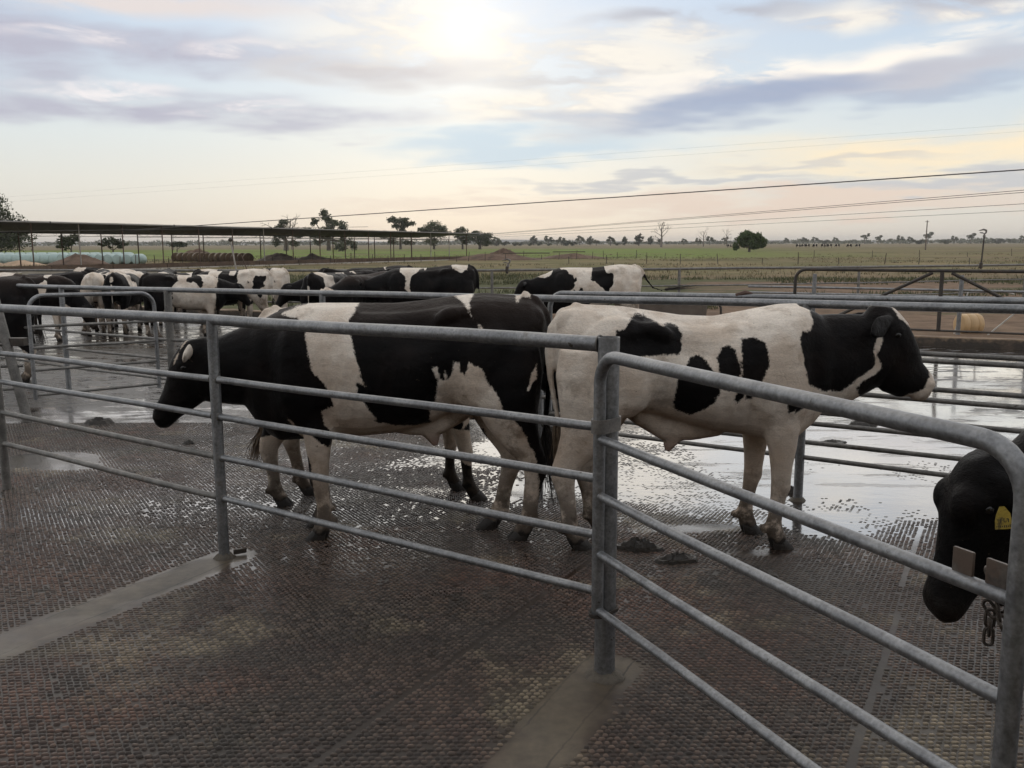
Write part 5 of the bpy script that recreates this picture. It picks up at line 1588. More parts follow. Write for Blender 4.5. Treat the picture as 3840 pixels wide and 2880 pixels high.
tree("rounded bright green willow standing alone in the right paddock", (55.4, 213.0), 5.4,
     [(-.6, 0, 3.9, 1.9, 2, 1.1, 700), (1.5, 0, 3.5, 1.9, 2, 1.2, 700), (-2.1, 0, 2.7, 1.3, 1.6, 1.5, 500), (2.9, 0, 2.4, 1.3, 1.6, 1.4, 500), (.3, 0, 2.3, 2.6, 2, 1.3, 900), (-3.1, 0, 1.5, .9, 1.2, 1.0, 260), (1.5, 0, 1.6, 1.8, 1.8, .9, 500)], .26, 16, m_wil, .28, 1.5, droop=.7, name="willow_tree")
tree("pair-crowned paddock tree seen under the roof at left", (-79.5, 165.0), 4.3, [(-1.6, 0, 3.0, 1.6, 1.6, 1.0, 350), (.6, 0, 3.2, 1.5, 1.5, .9, 320), (-.6, 0, 2.1, 1.9, 1.6, .8, 300)], .26, 18, m_dkl, .16, 1.4)
tree("second low tree beside the pair-crowned one under the roof", (-75.0, 172.0), 3.9, [(-.3, 0, 2.8, 1.7, 1.6, .9, 350), (1.6, 0, 2.3, 1.4, 1.5, .9, 300), (-1.4, 0, 2.0, 1.3, 1.4, .7, 200)], .26, 20, m_dkl, .16, 1.3)
tree("small bush on the green rise under the roof", (-97.0, 265.0), 3.6, [(0, 0, 2.2, 2.6, 2, 1.1, 330), (1.8, 0, 1.8, 1.7, 1.6, .8, 200)], .36, 22, m_dkl, .16, .9, cat="bush", name="bush")
tree("round bush behind the shed's middle posts", (-49.5, 262.0), 3.0, [(0, 0, 1.7, 2.2, 2, 1.35, 420), (1.0, 0, 1.0, 1.8, 1.6, .8, 200)], .3, 24, m_gum, .16, .8, cat="bush", name="bush")
dead_tree("tall bare dead tree standing right of the tree row", (77.2, 472.0), 13.6, 5, .45)
dead_tree("low spreading bare tree between the tall dead one and the willow", (109.0, 520.0), 9.5, 8, .28)
dead_tree("thin bare tree nearest the willow", (128.0, 545.0), 10.5, 11, .24)

# row of far paddock trees, copies of four grown ones
rowG = "far row of paddock trees"
protos = []
for i, spec in enumerate(([(0, 0, 5.6, 3.0, 2.6, 2.0, 130), (1.8, 0, 4.0, 2.4, 2, 1.6, 90), (-2.0, 0, 3.6, 2.2, 2, 1.5, 90)],
                          [(0, 0, 3.4, 2.6, 2.4, 2.6, 150), (0, 0, 5.4, 1.6, 1.6, 1.6, 70), (0, 0, 1.6, 2.4, 2, 1.2, 70)],
                          [(-1.4, 0, 5.8, 2.4, 2, 1.2, 90), (2.2, 0, 6.4, 2.2, 2, 1.3, 90), (.2, 0, 4.2, 2.6, 2, 1.3, 90)],
                          [(0, 0, 2.2, 2.8, 2.2, 1.8, 150), (1.4, 0, 1.5, 2.2, 2, 1.2, 70)])):
    V_, F_ = leaves(spec, .75, 60 + i)
    cm = np_mesh("crown", V_, F_, None, m_dkl if i in (1, 3) else m_gum, False)
    mb = MB(); mb.tube([(0, 0, 0), (.1, 0, spec[0][2] * .8)], [.34, .18], 6)
    protos.append((cm, mb.mesh("trunk", m_bark), spec[0][2] + spec[0][5]))
row = [(1863, 195, 0, 34), (1863, 0, 3, 22), (1892, 0, 3, 20), (1931, 0, 3, 14), (1950, 0, 3, 13), (1985, 0, 3, 10), (2001, 0, 1, 30), (2019, 0, 3, 15), (2055, 0, 0, 36), (2055, 0, 3, 11), (2087, 0, 2, 22), (2104, 0, 0, 32), (2118, 0, 3, 21),
       (2142, 0, 3, 17), (2170, 0, 0, 36), (2208, 0, 1, 28), (2230, 0, 0, 22), (2282, 0, 0, 34), (2305, 0, 3, 12), (2335, 0, 1, 28), (2386, 0, 1, 37), (2429, 0, 1, 27), (2461, 0, 2, 22), (2551, 0, 0, 24), (2603, 0, 0, 26), (2645, 0, 0, 32), (2699, 0, 2, 26),
       (2925, 0, 0, 24), (2990, 0, 0, 26), (3030, 0, 0, 27), (3065, 0, 3, 20), (3105, 0, 0, 26), (3212, 0, 2, 34), (3262, 0, 2, 28), (3342, 0, 0, 32), (3378, 0, 0, 28), (3410, 0, 3, 20), (3443, 0, 2, 38), (3510, 0, 3, 22), (3540, 0, 0, 30), (3600, 0, 2, 34), (3700, 0, 3, 24), (3790, 0, 0, 30)]
names = ["spreading", "round", "split-crowned", "bushy"]
rr = random.Random(21)
for i, (pxx, _, kind_, hpx) in enumerate(row):
    d = 820.0 + rr.uniform(-90, 160) + (250 if pxx > 2900 else 0)
    H_ = hpx / 3390.0 * d + 0.6
    x = (pxx - 1920) / 3390.0 * d * 1.012
    cm, tm, h0 = protos[kind_]
    side = "left of the dead tree" if pxx < 2470 else ("beside the willow's left" if pxx < 2800 else "right of the willow")
    n_same = sum(1 for (p2, _, k2, _) in row[:i] if k2 == kind_ and (p2 < 2470) == (pxx < 2470) and (p2 < 2800) == (pxx < 2800))
    ords = ["first", "second", "third", "fourth", "fifth", "sixth", "seventh", "eighth", "ninth", "tenth", "eleventh", "twelfth", "thirteenth", "fourteenth"]
    root = empty("far_tree", (x, d, -.45), rr.uniform(-.6, .6), f"{ords[n_same]} {names[kind_]} tree in the far row from the left, {side}", "tree", rowG)
    s_ = H_ / h0
    root.scale = (s_ * rr.uniform(.9, 1.2), s_, s_)
    for nm, me_ in (("crown", cm), ("trunk", tm)):
        o = bpy.data.objects.new(nm, me_); col.objects.link(o); o.parent = root
# wooded skyline that reads as one mass
cl2 = []
rr = random.Random(4)
for i in range(700):
    a = R(rr.uniform(-34, 36)); d = rr.uniform(1500, 1900)
    x, y = math.sin(a) * d, math.cos(a) * d
    dens = vnoise(math.degrees(a) * .45 + 50, 2.0)
    h = 4.6 + 5.2 * dens * rr.uniform(.5, 1.3) + (1.5 if math.degrees(a) > 20 else 0)
    cl2.append((x, y, h * .5 - .6, h * rr.uniform(1.6, 3.0), 6, h * .55, 26))
V_, F_ = leaves(cl2, 2.2, 77)
o = link("far_woods", np_mesh("far_woods", V_, F_, None, m_gum, False)); tag(o, "hazy belt of trees along the whole skyline", "woods", None, "stuff")

# weeds and rough grass behind the kerb: thousands of blades in one object
def blades(spots, seed, name, m, hmin, hmax, per):
    rr = np.random.RandomState(seed)
    n = len(spots)
    P = np.repeat(np.array(spots), per, 0)
    k_ = len(P)
    P = P + rr.normal(0, .16, P.shape) * np.array([1, 1])
    a = rr.uniform(0, 6.283, k_); hh = rr.uniform(hmin, hmax, k_); w_ = hh * rr.uniform(.05, .12, k_) + .008
    ln = rr.normal(0, .35, (k_, 2)) * hh[:, None]
    z0 = np.interp(P[:, 1], _GY, _GZ)
    B = np.stack([np.cos(a) * w_, np.sin(a) * w_], 1)
    v0 = np.stack([P[:, 0] - B[:, 0], P[:, 1] - B[:, 1], z0 - .01], 1); v1 = np.stack([P[:, 0] + B[:, 0], P[:, 1] + B[:, 1], z0 - .01], 1)
    v2 = np.stack([P[:, 0] + ln[:, 0], P[:, 1] + ln[:, 1], z0 + hh], 1)
    V_ = np.stack([v0, v1, v2], 1).reshape(-1, 3)
    return link(name, np_mesh(name, V_, None, np.arange(k_ * 3).reshape(-1, 3), m, False))
m_weed = leaf_mat("weeds", (0.055, 0.068, 0.028), (0.12, 0.115, 0.055), 0.3)
m_dryg = leaf_mat("dry_grass", (0.16, 0.125, 0.070), (0.26, 0.21, 0.13), 0.3)
rs = np.random.RandomState(9)
def scatter(n, x0, x1, y0, y1, thr, sx, sy, ox):
    x = rs.uniform(x0, x1, n); y = rs.uniform(y0, y1, n)
    k_ = (fbm(x * sx + ox, y * sy + ox, 4) > thr) & (y > KERB(x) + 2.5) & (np.abs(x) < y * .62 + 3)
    return list(zip(x[k_], y[k_]))
w1 = [p for p in scatter(16000, -30, 40, 25, 62, .47, .10, .16, 3.0) if p[0] < .12 * p[1] + 3 or 35 < p[1] < 55]
o = blades(w1, 1, "weeds", m_weed, .06, .26, 5); tag(o, "low green weeds over the dirt beyond the yard", "weeds", None, "stuff")
w2 = scatter(9000, -60, 90, 55, 170, .48, .05, .08, 9.0)
o = blades(w2, 2, "dry_grass", m_dryg, .08, .24, 6); tag(o, "dry tussock grass across the middle paddock", "grass", None, "stuff")
w3 = scatter(3500, -60, 90, 60, 150, .56, .06, .10, 15.0)
o = blades(w3, 3, "rushes", m_weed, .10, .26, 6); tag(o, "dark green rush clumps scattered in the paddock", "rushes", None, "stuff")
# ================================================================= FARM THINGS BEYOND THE YARD
m_roof = simple("roof_iron", (0.045, 0.045, 0.045), 0.6, 0.2, 0.25, 0.5)
m_trim = simple("gutter_steel", (0.26, 0.25, 0.235), 0.5, 0.4, 0.2, 1.0)
m_spost = simple("rusty_shed_post", (0.115, 0.075, 0.058), 0.8, 0.1, 0.35, 2.0)
m_spale = simple("pale_shed_post", (0.36, 0.33, 0.30), 0.7, 0.1, 0.25, 2.0)
m_bunk = simple("bunk_timber", (0.105, 0.070, 0.048), 0.9, 0, 0.4, 1.0)
m_apron = simple("pale_concrete", (0.38, 0.34, 0.285), 0.85, 0, 0.2, 0.6)
SA = Vector((-38.0, 74.8, 0)); SD = Vector((0.523, 0.852, 0)); SN = Vector((-0.852, 0.523, 0))
Z0 = -.38
shed = empty("shade_shed", (SA.x, SA.y, Z0), 0, "long low open shade shed with a dark roof on thin posts", "shed")
def nearz(t_): return 3.52 - (3.52 - 2.86) * (t_ + 30) / 96.0 if t_ > -30 else 3.52
def farz(t_): return 2.93 - .30 * (t_ + 30) / 96.0
WID = 10.0
def sp(t_, w_, z): return (SA.x + SD.x * t_ + SN.x * w_, SA.y + SD.y * t_ + SN.y * w_, z)
# roof sheets, each its own panel, slightly overlapped
T0, T1, NP = -30.0, 64.0, 24
for i in range(NP):
    a = T0 + (T1 - T0) * i / NP; b = T0 + (T1 - T0) * (i + 1) / NP + .05
    lift = .006 * (i % 2)
    mb = MB()
    v = []
    for t_ in (a, b):
        for w_, zf in ((-.6, nearz(t_) + .30), (WID + .6, farz(t_) + .10)):
            v.append(sp(t_, w_, zf + lift)); v.append(sp(t_, w_, zf - .06 + lift))
    f = [(0, 2, 6, 4), (1, 5, 7, 3), (0, 4, 5, 1), (2, 3, 7, 6), (0, 1, 3, 2), (4, 6, 7, 5)]
    addp(mb.raw(v, f).build("roof_sheet", m_roof, None, False), shed)
mb = MB(); mb.tube([sp(T0, -.68, nearz(T0) + .22), sp(T1, -.68, nearz(T1) + .22)], .065, 6)
addp(mb.build("gutter", m_trim), shed)
for i in range(8):
    t_ = T0 + 6 + i * 12
    addp(MB().box(sp(t_, -.72, nearz(t_) + .22), (.10, .10, .2), .5).build("gutter_bracket", m_roof), shed)
mb = MB(); mb.tube([sp(T0, WID + .5, farz(T0) + .02), sp(T1, WID + .5, farz(T1) + .02)], .06, 6); addp(mb.build("eave_beam", m_roof), shed)
npost = [-26 + 4.13 * k_ for k_ in range(22)]
for k_, t_ in enumerate(npost):
    mm = m_spale if k_ in (7, 12, 19, 20) else m_spost
    r_ = .055
    addp(MB().tube([sp(t_, 0, Z0 - .1), sp(t_, 0, nearz(t_) + .24)], r_, 8).build("post", mm), shed)
    t2 = t_ + .6
    addp(MB().tube([sp(t2, WID, Z0 - .1), sp(t2, WID, farz(t2) + .05)], r_ * 1.1, 8).build("post", m_spost), shed)
    # truss between the two rows: tie, and a zigzag of light bars
    mb = MB()
    zt = farz(t_) - .32
    mb.tube([sp(t_, 0, zt), sp(t2, WID, zt)], .022, 5)
    for j in range(8):
        q0, q1 = j / 8, (j + 1) / 8
        z_hi = lambda q: (nearz(t_) + .2) * (1 - q) + (farz(t_) + .02) * q
        a = sp(t_ + .6 * q0, WID * q0, zt if j % 2 else z_hi(q0)); b = sp(t_ + .6 * q1, WID * q1, z_hi(q1) if j % 2 else zt)
        mb.tube([a, b], .012, 4)
    addp(mb.build("truss", m_trim), shed)
bunk = empty("feed_bunk", sp(0, -.4, Z0), 0, "long brown timber feed bunk along the near foot of the shed", "trough")
for i in range(16):
    a = -28 + i * 5.6
    mb = MB()
    for w_ in (-.45, .25):
        p, q_ = sp(a, w_, Z0 + .22), sp(a + 5.5, w_, Z0 + .22)
        c_ = ((p[0] + q_[0]) / 2, (p[1] + q_[1]) / 2, Z0 + .2)
        mb.box(c_, (5.52, .10, .44 + .03 * (i % 3)), math.atan2(SD.y, SD.x), 0.01)
    p, q_ = sp(a, -.1, Z0), sp(a + 5.5, -.1, Z0)
    mb.box(((p[0] + q_[0]) / 2, (p[1] + q_[1]) / 2, Z0 + .10), (5.5, .62, .12), math.atan2(SD.y, SD.x))
    addp(mb.build("trough_board", m_bunk), bunk)
v = []; f = []
for i in range(30):
    t_ = -30 + i * 3.3
    for w_, z in ((-.6, Z0 + .05), (-2.2 - .5 * math.sin(i), Z0 + .045), (-3.4 - .8 * math.sin(i * 1.7), Z0 - .03)):
        v.append(sp(t_, w_, z))
for i in range(29):
    for k_ in range(2):
        a = i * 3 + k_; f.append((a, a + 1, a + 4, a + 3))
apr = MB().raw(v, f).build("concrete_apron", m_apron); tag(apr, kind="structure")
slab = MB()
slab.box((-29.6, 66.0, Z0 + .16), (10.5, .22, .34), .35, .02)
tag(slab.build("concrete_wall", m_apron), "short pale concrete wall in front of the shed at left", "wall")

# wrapped silage bales
m_wrap = simple("silage_wrap", (0.37, 0.48, 0.46), 0.45, 0, 0.18, 0.9, 0.3, 5.0)
def bale_mesh(name, m, R_, L_):
    mb = MB()
    prof = [(0.0, -L_ / 2), (R_ * .72, -L_ / 2), (R_ * .93, -L_ / 2 + .07), (R_ * 1.0, -L_ / 2 + .2), (R_ * 1.015, 0), (R_ * 1.0, L_ / 2 - .2), (R_ * .93, L_ / 2 - .07), (R_ * .72, L_ / 2), (0.0, L_ / 2)]
    mb.lathe(prof, 20, (0, 0, 0), "x")
    # sag under own weight, flat foot
    mb.v = [(x, y * (1.06 if z < 0 else 1.0), max(z * (.96), -R_ * .86) * (1.0)) for x, y, z in mb.v]
    return mb.mesh(name, m)
bm = bale_mesh("silage_bale", m_wrap, .62, 1.25)
rr = random.Random(3)
ordw = ["first", "second", "third", "fourth", "fifth", "sixth", "seventh", "eighth", "ninth", "tenth", "eleventh", "twelfth", "thirteenth", "fourteenth", "fifteenth", "sixteenth", "seventeenth", "eighteenth", "nineteenth", "twentieth"]
for i in range(17):
    q_ = i / 16
    x = -41.4 + (-59.5 + 41.4) * q_; y = 101.5 + 3.0 * q_ + rr.uniform(-.1, .1)
    o = bpy.data.objects.new("silage_bale", bm); col.objects.link(o)
    o.location = (x, y, Z0 + .53); o.rotation_euler = (0, 0, (1.25 if i < 9 else .25) + rr.uniform(-.08, .08)); o.scale = (1, 1, rr.uniform(.95, 1.05))
    tag(o, f"{ordw[i]} teal wrapped bale from the right in the front row", "bale", "teal wrapped silage bales")
for i in range(13):
    x = -44.0 - i * 1.28; y = 104.6 + .1 * i
    o = bpy.data.objects.new("silage_bale", bm); col.objects.link(o)
    o.location = (x, y, Z0 + .60); o.rotation_euler = (0, 0, .9 + rr.uniform(-.1, .1)); o.scale = (1.05, 1.05, 1.12)
    tag(o, f"{ordw[i]} teal wrapped bale from the right in the back row", "bale", "teal wrapped silage bales")
# round hay bales
m_hay = simple("old_hay", (0.105, 0.072, 0.045), 0.95, 0, 0.4, 3.0, 0.8, 9.0)
m_haytop = simple("weathered_hay_skin", (0.20, 0.165, 0.125), 0.95, 0, 0.3, 2.0, 0.8, 9.0)
def hay_mesh():
    mb = MB()
    prof = [(0.0, -.60), (.25, -.585), (.50, -.60), (.60, -.55), (.63, -.2), (.63, .3), (.60, .55), (.50, .60), (.25, .58), (0.0, .60)]
    mb.lathe(prof, 18, (0, 0, 0), "x")
    mb.v = [(x, y, max(z, -.53)) for x, y, z in mb.v]
    me = mb.mesh("hay_bale", m_hay); me.materials.append(m_haytop)
    for p in me.polygons:
        if abs(p.normal.x) < .5 and p.normal.z > .25: p.material_index = 1
    return me
hm = hay_mesh()
for i in range(14):
    q_ = i / 13
    x = -42.6 + 11.6 * q_; y = 116.0 - 8.6 * q_
    o = bpy.data.objects.new("hay_bale", hm); col.objects.link(o)
    o.location = (x, y, Z0 + .52); o.rotation_euler = (rr.uniform(0, 6), 0, -1.15 + rr.uniform(-.1, .1)); o.rotation_euler[0] = 0
    tag(o, f"{ordw[i]} round hay bale from the left under the shed roof", "bale", "round brown hay bales")

# heaps of soil and rubble
m_soil = simple("heap_soil", (0.135, 0.088, 0.062), 0.95, 0, 0.45, 1.2, 1.0, 3.0)
m_rubble = simple("rubble", (0.24, 0.20, 0.165), 0.95, 0, 0.5, 1.6, 1.0, 4.0)
m_sand = simple("sand_heap", (0.42, 0.30, 0.20), 0.95, 0, 0.3, 1.0)
def heap(label, x, y, rx, ry, h, seed, m, cat="heap", ragged=.35):
    rr = np.random.RandomState(seed)
    nr, na = 12, 34
    v = []; f = []
    for i in range(nr + 1):
        for k_ in range(na):
            an = 2 * math.pi * k_ / na; q_ = i / nr
            u, w_ = math.cos(an) * q_, math.sin(an) * q_
            nz = fbm(np.array(u * 3.1 + seed * 5.0), np.array(w_ * 3.1 + seed), 4)
            z = h * (1 - q_ ** 1.25) * (1 - ragged + 2 * ragged * float(nz)) + (rr.uniform(-.03, .05) * h if 0 < i < nr else 0)
            v.append((u * rx, w_ * ry, max(z, -.05) if i < nr else -.08))
    for i in range(nr):
        for k_ in range(na):
            a = i * na + k_; b = i * na + (k_ + 1) % na
            f.append((a, a + na, b + na, b))
    o = MB().raw(v, f).build("heap", m)
    o.location = (x, y, gz(y) - .02)
    return tag(o, label, cat, "heaps of spoil round the shed")
heap("pointed brown soil heap in front of the teal bales", -45.8, 96.5, 3.4, 2.4, 1.15, 1, m_soil)
heap("pale sand heap left of the pointed brown one", -51.0, 95.0, 2.6, 2.0, .62, 2, m_sand)
heap("second pale sand heap at the left edge", -56.0, 96.0, 3.0, 2.0, .70, 3, m_sand)
heap("red-brown soil heap behind the hay bales' left end", -41.5, 121.0, 4.0, 2.0, 1.35, 4, m_soil)
heap("grey rubble heap right of the hay bales", -27.5, 108.0, 3.6, 2.2, .95, 5, m_rubble, ragged=.6)
heap("second grey rubble heap beside the shed's middle posts", -24.5, 112.0, 3.4, 2.2, .80, 6, m_rubble, ragged=.6)
heap("long red-brown soil heap at the end of the shed", -2.2, 118.0, 6.5, 2.4, .95, 7, m_soil)
heap("small peaked soil heap behind the long one", -1.2, 131.0, 3.0, 2.0, 1.5, 8, m_soil)
heap("low ragged soil heap in the paddock right of the shed", 8.5, 128.0, 5.5, 2.0, .75, 9, m_soil, ragged=.6)

# round brown mounds of dung far in the dirt are left to the ground material

# concrete water trough beyond the kerb behind the white cow
m_trough = simple("trough_concrete", (0.115, 0.095, 0.078), 0.85, 0, 0.35, 2.0, 0.6, 12.0)
tr = empty("water_trough", (4.2, 25.0, gz(25)), -.1, "low concrete water trough beyond the white cow's back", "trough")
v = []; f = []
ring = [(-1.0, -.4), (1.0, -.4), (1.12, -.25), (1.12, .25), (1.0, .4), (-1.0, .4), (-1.12, .25), (-1.12, -.25)]
for k_, z in ((1.0, -.05), (1.04, .5), (.93, .5), (.88, .18)):
    for x, y in ring: v.append((x * k_, y * (k_ if k_ >= 1 else k_ * .85), z))
for i in range(3):
    for k_ in range(8):
        a = i * 8 + k_; b = i * 8 + (k_ + 1) % 8
        f.append((a, b, b + 8, a + 8))
f.append(tuple(range(24, 32)))
MB().raw(v, f).build("basin", m_trough, tr, False)
MB().tube([(.95, .1, .48), (1.12, .05, .56), (1.4, 0, .54), (1.55, 0, .30), (1.56, 0, -.05)], .035, 8).build("inlet_pipe", m_dark, tr)

# tan plastic drum and white pipe frame behind the dark gate
m_drum = simple("tan_plastic", (0.62, 0.42, 0.22), 0.5, 0, 0.12, 3.0)
dr = empty("plastic_drum", (10.08, 19.9, gz(19.9)), .2, "tan plastic drum lying behind the dark braced gate", "drum"); dr.scale = (.56, .7, .78)
mb = MB(); mb.lathe([(0, -.46), (.22, -.46), (.28, -.43), (.30, -.36), (.30, -.20), (.285, -.18), (.30, -.16), (.30, .16), (.285, .18), (.30, .20), (.30, .36), (.28, .43), (.22, .46), (0, .46)], 24, (0, 0, .29), "x")
mb.build("shell", m_drum, dr)
MB().lathe([(0, 0), (.035, 0), (.035, .03), (0, .03)], 10, (-.49, .0, .44), "x").build("bung", m_spale, dr)
m_white = simple("white_pipe", (0.62, 0.60, 0.56), 0.5, 0.1, 0.15, 5.0)
wf = empty("pipe_stand", (10.3, 19.3, gz(19.3)), -.49, "white pipe frame of slanting bars round the tan drum", "frame")
for a, b in (((-.75, 0, 0), (-.52, 0, .98)), ((-.15, 0, -.02), (.52, 0, .66)), ((.52, 0, .66), (1.0, 0, 0)), ((.52, 0, .60), (.75, 0, 1.0)), ((1.45, 0, 1.0), (2.0, 0, 0)), ((.10, 0, 1.0), (.35, 0, .92))):
    MB().tube([a, b], .016, 6).build("bar", m_white, wf)
MB().box((1.42, .1, .42), (.24, .20, .03), 0).build("seat_plate", m_white, wf)
MB().tube([(1.42, .1, .40), (1.30, .1, .22), (1.22, .1, .0)], .03, 6).build("stem", m_dark, wf)

# wheeled pump standing on the wet yard behind the two tails
m_rub = simple("black_rubber", (0.012, 0.012, 0.012), 0.6, 0, 0.2)
m_mach = simple("black_paint", (0.02, 0.02, 0.022), 0.4, 0.2, 0.2)
pm = empty("wheeled_pump", (0.505, 9.55, gz(9.55)), .35, "black wheeled pump half seen between the two cows' tails", "pump")
wh = MB().lathe([(.10, -.045), (.15, -.055), (.185, -.03), (.19, 0), (.185, .03), (.15, .055), (.10, .045)], 24, (0, -.22, .19), "y").build("tyre", m_rub, pm)
MB().lathe([(0, -.05), (.03, -.05), (.035, -.02), (.10, -.02), (.10, .02), (.03, .03), (0, .03)], 16, (0, -.22, .19), "y").build("rim", m_mach, wh)
w2_ = MB().lathe([(.10, -.045), (.15, -.055), (.185, -.03), (.19, 0), (.185, .03), (.15, .055), (.10, .045)], 24, (0, .22, .19), "y").build("tyre", m_rub, pm)
MB().tube([(0, -.22, .19), (0, .22, .19)], .016, 8).build("axle", m_mach, pm)
MB().tube([(-.25, -.12, .32), (.45, -.12, .30)], .018, 8).build("frame_bar", m_mach, pm)
MB().tube([(-.25, .12, .32), (.45, .12, .30)], .018, 8).build("frame_bar", m_mach, pm)
MB().lathe([(0, -.14), (.08, -.14), (.09, -.10), (.09, .10), (.08, .14), (0, .14)], 16, (.02, 0, .43), "x").build("motor", m_mach, pm)
MB().box((.28, 0, .40), (.16, .18, .16), 0, .012).build("pump_head", m_steel, pm)
MB().tube([(-.25, -.12, .32), (-.42, -.12, .62), (-.42, .12, .62), (-.25, .12, .32)], .014, 8).build("handle", m_mach, pm)

# sprinklers on tall risers strapped to the fences
def sprinkler(label, x, y, zb, zt, s_=1.0):
    rt = empty("sprinkler_riser", (x, y, gz(y)), 0, label, "sprinkler", "sprinklers on the far fence")
    MB().tube([(-.02 * s_, 0, zb), (.05 * s_, 0, zt)], .052 * s_, 8).build("riser", m_dark, rt)
    MB().box((-.03 * s_, 0, zb + .12), (.18 * s_, .12, .2), 0, .02).build("clamp", m_dark, rt)
    MB().lathe([(0.0, 0), (.09 * s_, 0), (.09 * s_, .05), (.05 * s_, .07), (.05 * s_, .22 * s_), (0.0, .22 * s_)], 10, (.05 * s_, 0, zt)).build("bearing", m_steel, rt)
    MB().tube([(.06 * s_, 0, zt + .18 * s_), (.16 * s_, 0, zt + .30 * s_), (.16 * s_, 0, zt + .44 * s_), (-.02 * s_, 0, zt + .50 * s_), (-.34 * s_, 0, zt + .42 * s_)], [.045 * s_, .06 * s_, .07 * s_, .06 * s_, .02 * s_], 8).build("nozzle_arm", m_steel, rt)
    MB().tube([(.04 * s_, 0, zt + .24 * s_), (-.12 * s_, 0, zt + .28 * s_), (-.26 * s_, 0, zt + .30 * s_)], [.02 * s_, .045 * s_, .03 * s_], 6).build("counter_weight", m_steel, rt)
    return rt
sprinkler("tall dark sprinkler riser strapped to the far fence at right", 15.15, 29.4, 1.22, 2.24, .48)
sprinkler("short sprinkler on the far fence at the centre", -.12, 25.45, 1.22, 1.42, .42)

# lamp pole with its leaning stay by the shed
lp = empty("lamp_pole", (-23.2, 76.8, Z0), 0, "grey lamp pole with a round head in front of the shed", "lamp")
MB().tube([(0, 0, -.1), (-.36, 0, 2.35)], .07, 8).build("pole", m_spale, lp)
mb = MB(); ball(mb, (-.38, 0, 2.5), (.19, .19, .17), 10, 8); mb.build("lamp_head", m_dark, lp)
MB().tube([(.9, 0, 0), (.45, 0, 1.25)], .05, 6).build("stay", m_spost, lp)

# power poles and lines
m_wire = simple("cable", (0.075, 0.07, 0.068), 0.6)
m_pole = simple("pole_timber", (0.165, 0.135, 0.115), 0.9, 0, 0.3, 1.0)
def power_pole(label, x, y, h, r_=.14):
    rt = empty("power_pole", (x, y, Z0), 0, label, "pole", "power poles")
    MB().tube([(0, 0, -.2), (0, 0, h)], [r_, r_ * .7], 8).build("pole", m_pole, rt)
    MB().box((0, 0, h - .35), (1.5, .10, .12), .5).build("crossarm", m_pole, rt)
    for q_ in (-.62, 0, .62):
        MB().lathe([(0, 0), (.05, 0), (.06, .05), (.04, .12), (.05, .16), (0, .2)], 8, (q_ * math.cos(.5), q_ * math.sin(.5), h - .29)).build("insulator", m_white, rt)
    return rt
power_pole("timber power pole standing in the right paddock", 114.9, 253.7, 8.1, .19)
power_pole("far power pole seen above the rise left of the hay bales", -122.0, 330.0, 8.0, .13)
power_pole("far power pole seen left of the lamp pole", -83.0, 345.0, 9.5, .13)
def wire(label, az0, el0, d0, az1, el1, d1, r_, sag=0.0, ext=0.25):
    a = Vector((math.sin(R(az0)) * d0, math.cos(R(az0)) * d0, CAM_H + math.tan(R(el0)) * d0))
    b = Vector((math.sin(R(az1)) * d1, math.cos(R(az1)) * d1, CAM_H + math.tan(R(el1)) * d1))
    b2 = b + (b - a) * ext
    pts = []
    for i in range(25):
        q_ = i / 24
        p = a.lerp(b2, q_); p.z -= sag * 4 * q_ * (1 - q_)
        pts.append(p)
    o = MB().tube(pts, r_, 6).build("cable", m_wire)
    return tag(o, label, "cable", "overhead lines")
wire("thick lowest-left overhead cable climbing to the right edge", -24.0, .72, 92.0, 28.97, 3.86, 46.0, .030)
wire("upper of the paired lines meeting the right edge mid-sky", -3.2, .45, 190.0, 29.05, 2.78, 88.0, .026)
wire("lower of the paired lines meeting the right edge mid-sky", -3.2, .42, 190.0, 29.05, 2.66, 88.0, .026)
wire("second thin line below the paired ones", -2.5, .42, 190.0, 29.10, 2.05, 88.0, .022)
wire("lowest thin line above the tree row", -3.0, .30, 190.0, 29.13, 1.68, 88.0, .018)
wire("faint upper high line across the sky", -31.0, 2.35, 200.0, 28.79, 6.25, 110.0, .006)
wire("faint lower high line across the sky", -31.0, 2.10, 200.0, 28.82, 5.87, 110.0, .006)
wire("long line passing under the shade roof", -29.5, .72, 60.0, -12.0, 1.0, 78.0, .018)

# paddock fence posts, each on its own
m_fp = simple("weathered_post", (0.085, 0.068, 0.055), 0.9, 0, 0.3, 2.0)
pmesh = MB().tube([(0, 0, -.1), (.01, 0, .6), (0, .01, 1.15)], [.055, .05, .045], 6).mesh("fence_post", m_fp)
rr = random.Random(17)
lines = [("paddock fence line right of the shed", (1.5, 118.0), (22.0, 132.0), 10), ("fence line across the middle paddock", (6.0, 96.0), (44.0, 88.0), 11), ("fence line in front of the soil heaps", (-26.0, 100.0), (-1.0, 112.0), 14),
         ("fence line by the hay bales", (-44.0, 99.0), (-29.0, 96.0), 9), ("fence line of the far right paddock", (40.0, 120.0), (95.0, 150.0), 7)]
for desc, a, b, n in lines:
    for i in range(n):
        q_ = i / (n - 1)
        x = a[0] + (b[0] - a[0]) * q_ + rr.uniform(-.4, .4); y = a[1] + (b[1] - a[1]) * q_ + rr.uniform(-.5, .5)
        o = bpy.data.objects.new("fence_post", pmesh); col.objects.link(o)
        o.location = (x, y, gz(y)); o.scale = (.8, .8, rr.uniform(.5, 1.05)); o.rotation_euler = (rr.uniform(-.08, .08), rr.uniform(-.12, .12), 0)
        tag(o, f"{ordw[i]} weathered post from the left in the {desc}", "post", "paddock fence posts")
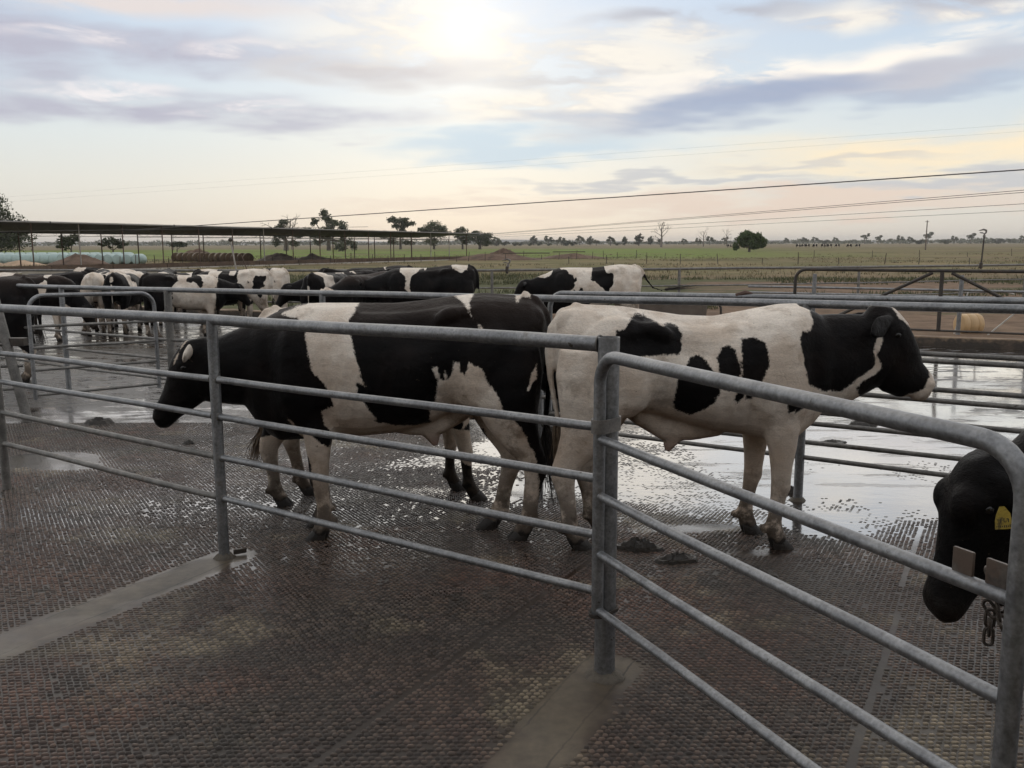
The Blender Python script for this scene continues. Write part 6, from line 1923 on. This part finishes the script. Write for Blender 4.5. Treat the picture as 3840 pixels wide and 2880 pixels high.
for i, (x, y, L_) in enumerate(((-1.0, 107.0, 5.5), (5.5, 122.0, 4.4))):
    o = MB().tube([(x, y, gz(y) + 1.0), (x + L_, y + 1, gz(y) + 1.0)], .06, 6).build("rail_bar", m_fp)
    tag(o, ["low timber rail before the long soil heap", "low timber rail right of the peaked heap"][i], "rail")

# cattle grazing far off
gcoat = coat_from(False, [box_(.6, .9, .6, 1.6, .05, 1)])
far_me, *_ = cow_mesh("body", {**STAND, **DOWN, "coat": gcoat, "smooth": 2}, .06)
FG = "cattle grazing far out in the right paddock"
spots = [2964, 2996, 3010, 3026, 3038, 3056, 3077, 3092, 3120, 3152, 3164, 3195, 2712]
rr = random.Random(31)
for i, pxx in enumerate(spots):
    d = 395.0 + rr.uniform(-15, 25)
    x = (pxx - 1920) / 3390.0 * d * 1.012
    root = empty("cow", (x, d, gz(d)), rr.choice((0.1, PI, .4, PI - .5, 1.2)), (f"{ordw[i]} tiny dark cow from the left in the far grazing group" if i < 12 else "single tiny dark cow lying left of the willow"), "cow", FG)
    o = bpy.data.objects.new("body", far_me); col.objects.link(o); o.parent = root
# ================================================================= UNSEEN SHED ADDED BEHIND THE VIEWPOINT TO SHADE NEAR PIPES AND FLOOR
m_sheet = simple("added_shed_iron", (0.46, 0.45, 0.43), 0.55, 0.1, 0.25, 1.2)  # pale, so the added shed also bounces some fill forward
m_conc = simple("added_shed_block", (0.40, 0.38, 0.35), 0.85, 0, 0.25, 1.5)
bd = empty("added_light_blocker", (0, -3.4, 0), 0, "added unseen iron shed behind the viewpoint, shading near pipes and floor", "light blocker")
MB().box((0, -3.45, .55), (26.0, .20, 1.3)).build("block_base", m_conc).parent = None
o = [q for q in bpy.data.objects if q.name.startswith("block_base")][-1]; addp(o, bd)
for i in range(20):
    x = -12.35 + i * 1.3
    v = []; f = []
    for k_ in range(14):
        xx = x - .65 + 1.3 * k_ / 13
        dy = .02 * math.sin(k_ * math.pi / 1.0 * .5 * 2)
        v += [(xx, -3.42 + dy + .012 * (i % 2), 1.2), (xx, -3.42 + dy + .012 * (i % 2), 4.3)]
    for k_ in range(13): f.append((2 * k_, 2 * k_ + 2, 2 * k_ + 3, 2 * k_ + 1))
    addp(MB().raw(v, f).build("wall_sheet", m_sheet), bd)
    v = []; f = []
    for k_ in range(14):
        xx = x - .65 + 1.3 * k_ / 13
        dz = .02 * math.sin(k_ * math.pi)
        v += [(xx, -1.7, 4.05 + .02 * (k_ % 2)), (xx, -9.0, 5.2 + .02 * (k_ % 2))]
    for k_ in range(13): f.append((2 * k_, 2 * k_ + 2, 2 * k_ + 3, 2 * k_ + 1))
    addp(MB().raw(v, f).build("roof_sheet", m_sheet), bd)
for x in (-12, -6, 0, 6, 12):
    addp(MB().tube([(x, -1.9, -.1), (x, -1.9, 4.02)], .06, 10).build("post", m_spost), bd)
addp(MB().tube([(-13, -1.72, 4.0), (13, -1.72, 4.0)], .06, 8).build("gutter", m_trim), bd)
# ================================================================= HAZE (air over the plain)
mh = bpy.data.materials.new("haze_air"); mh.use_nodes = True
t = NT(mh.node_tree)
out = t.n("ShaderNodeOutputMaterial"); pv_ = t.n("ShaderNodeVolumePrincipled")
pv_.inputs["Color"].default_value = (0.93, 0.92, 0.92, 1)
pv_.inputs["Density"].default_value = 0.00015
pv_.inputs["Anisotropy"].default_value = 0.3
mh.node_tree.links.new(pv_.outputs[0], out.inputs["Volume"])
hb = MB().box((0, 3400, 19.0), (15000, 7200, 42.0)).build("haze", mh, None, False)
tag(hb, kind="stuff")
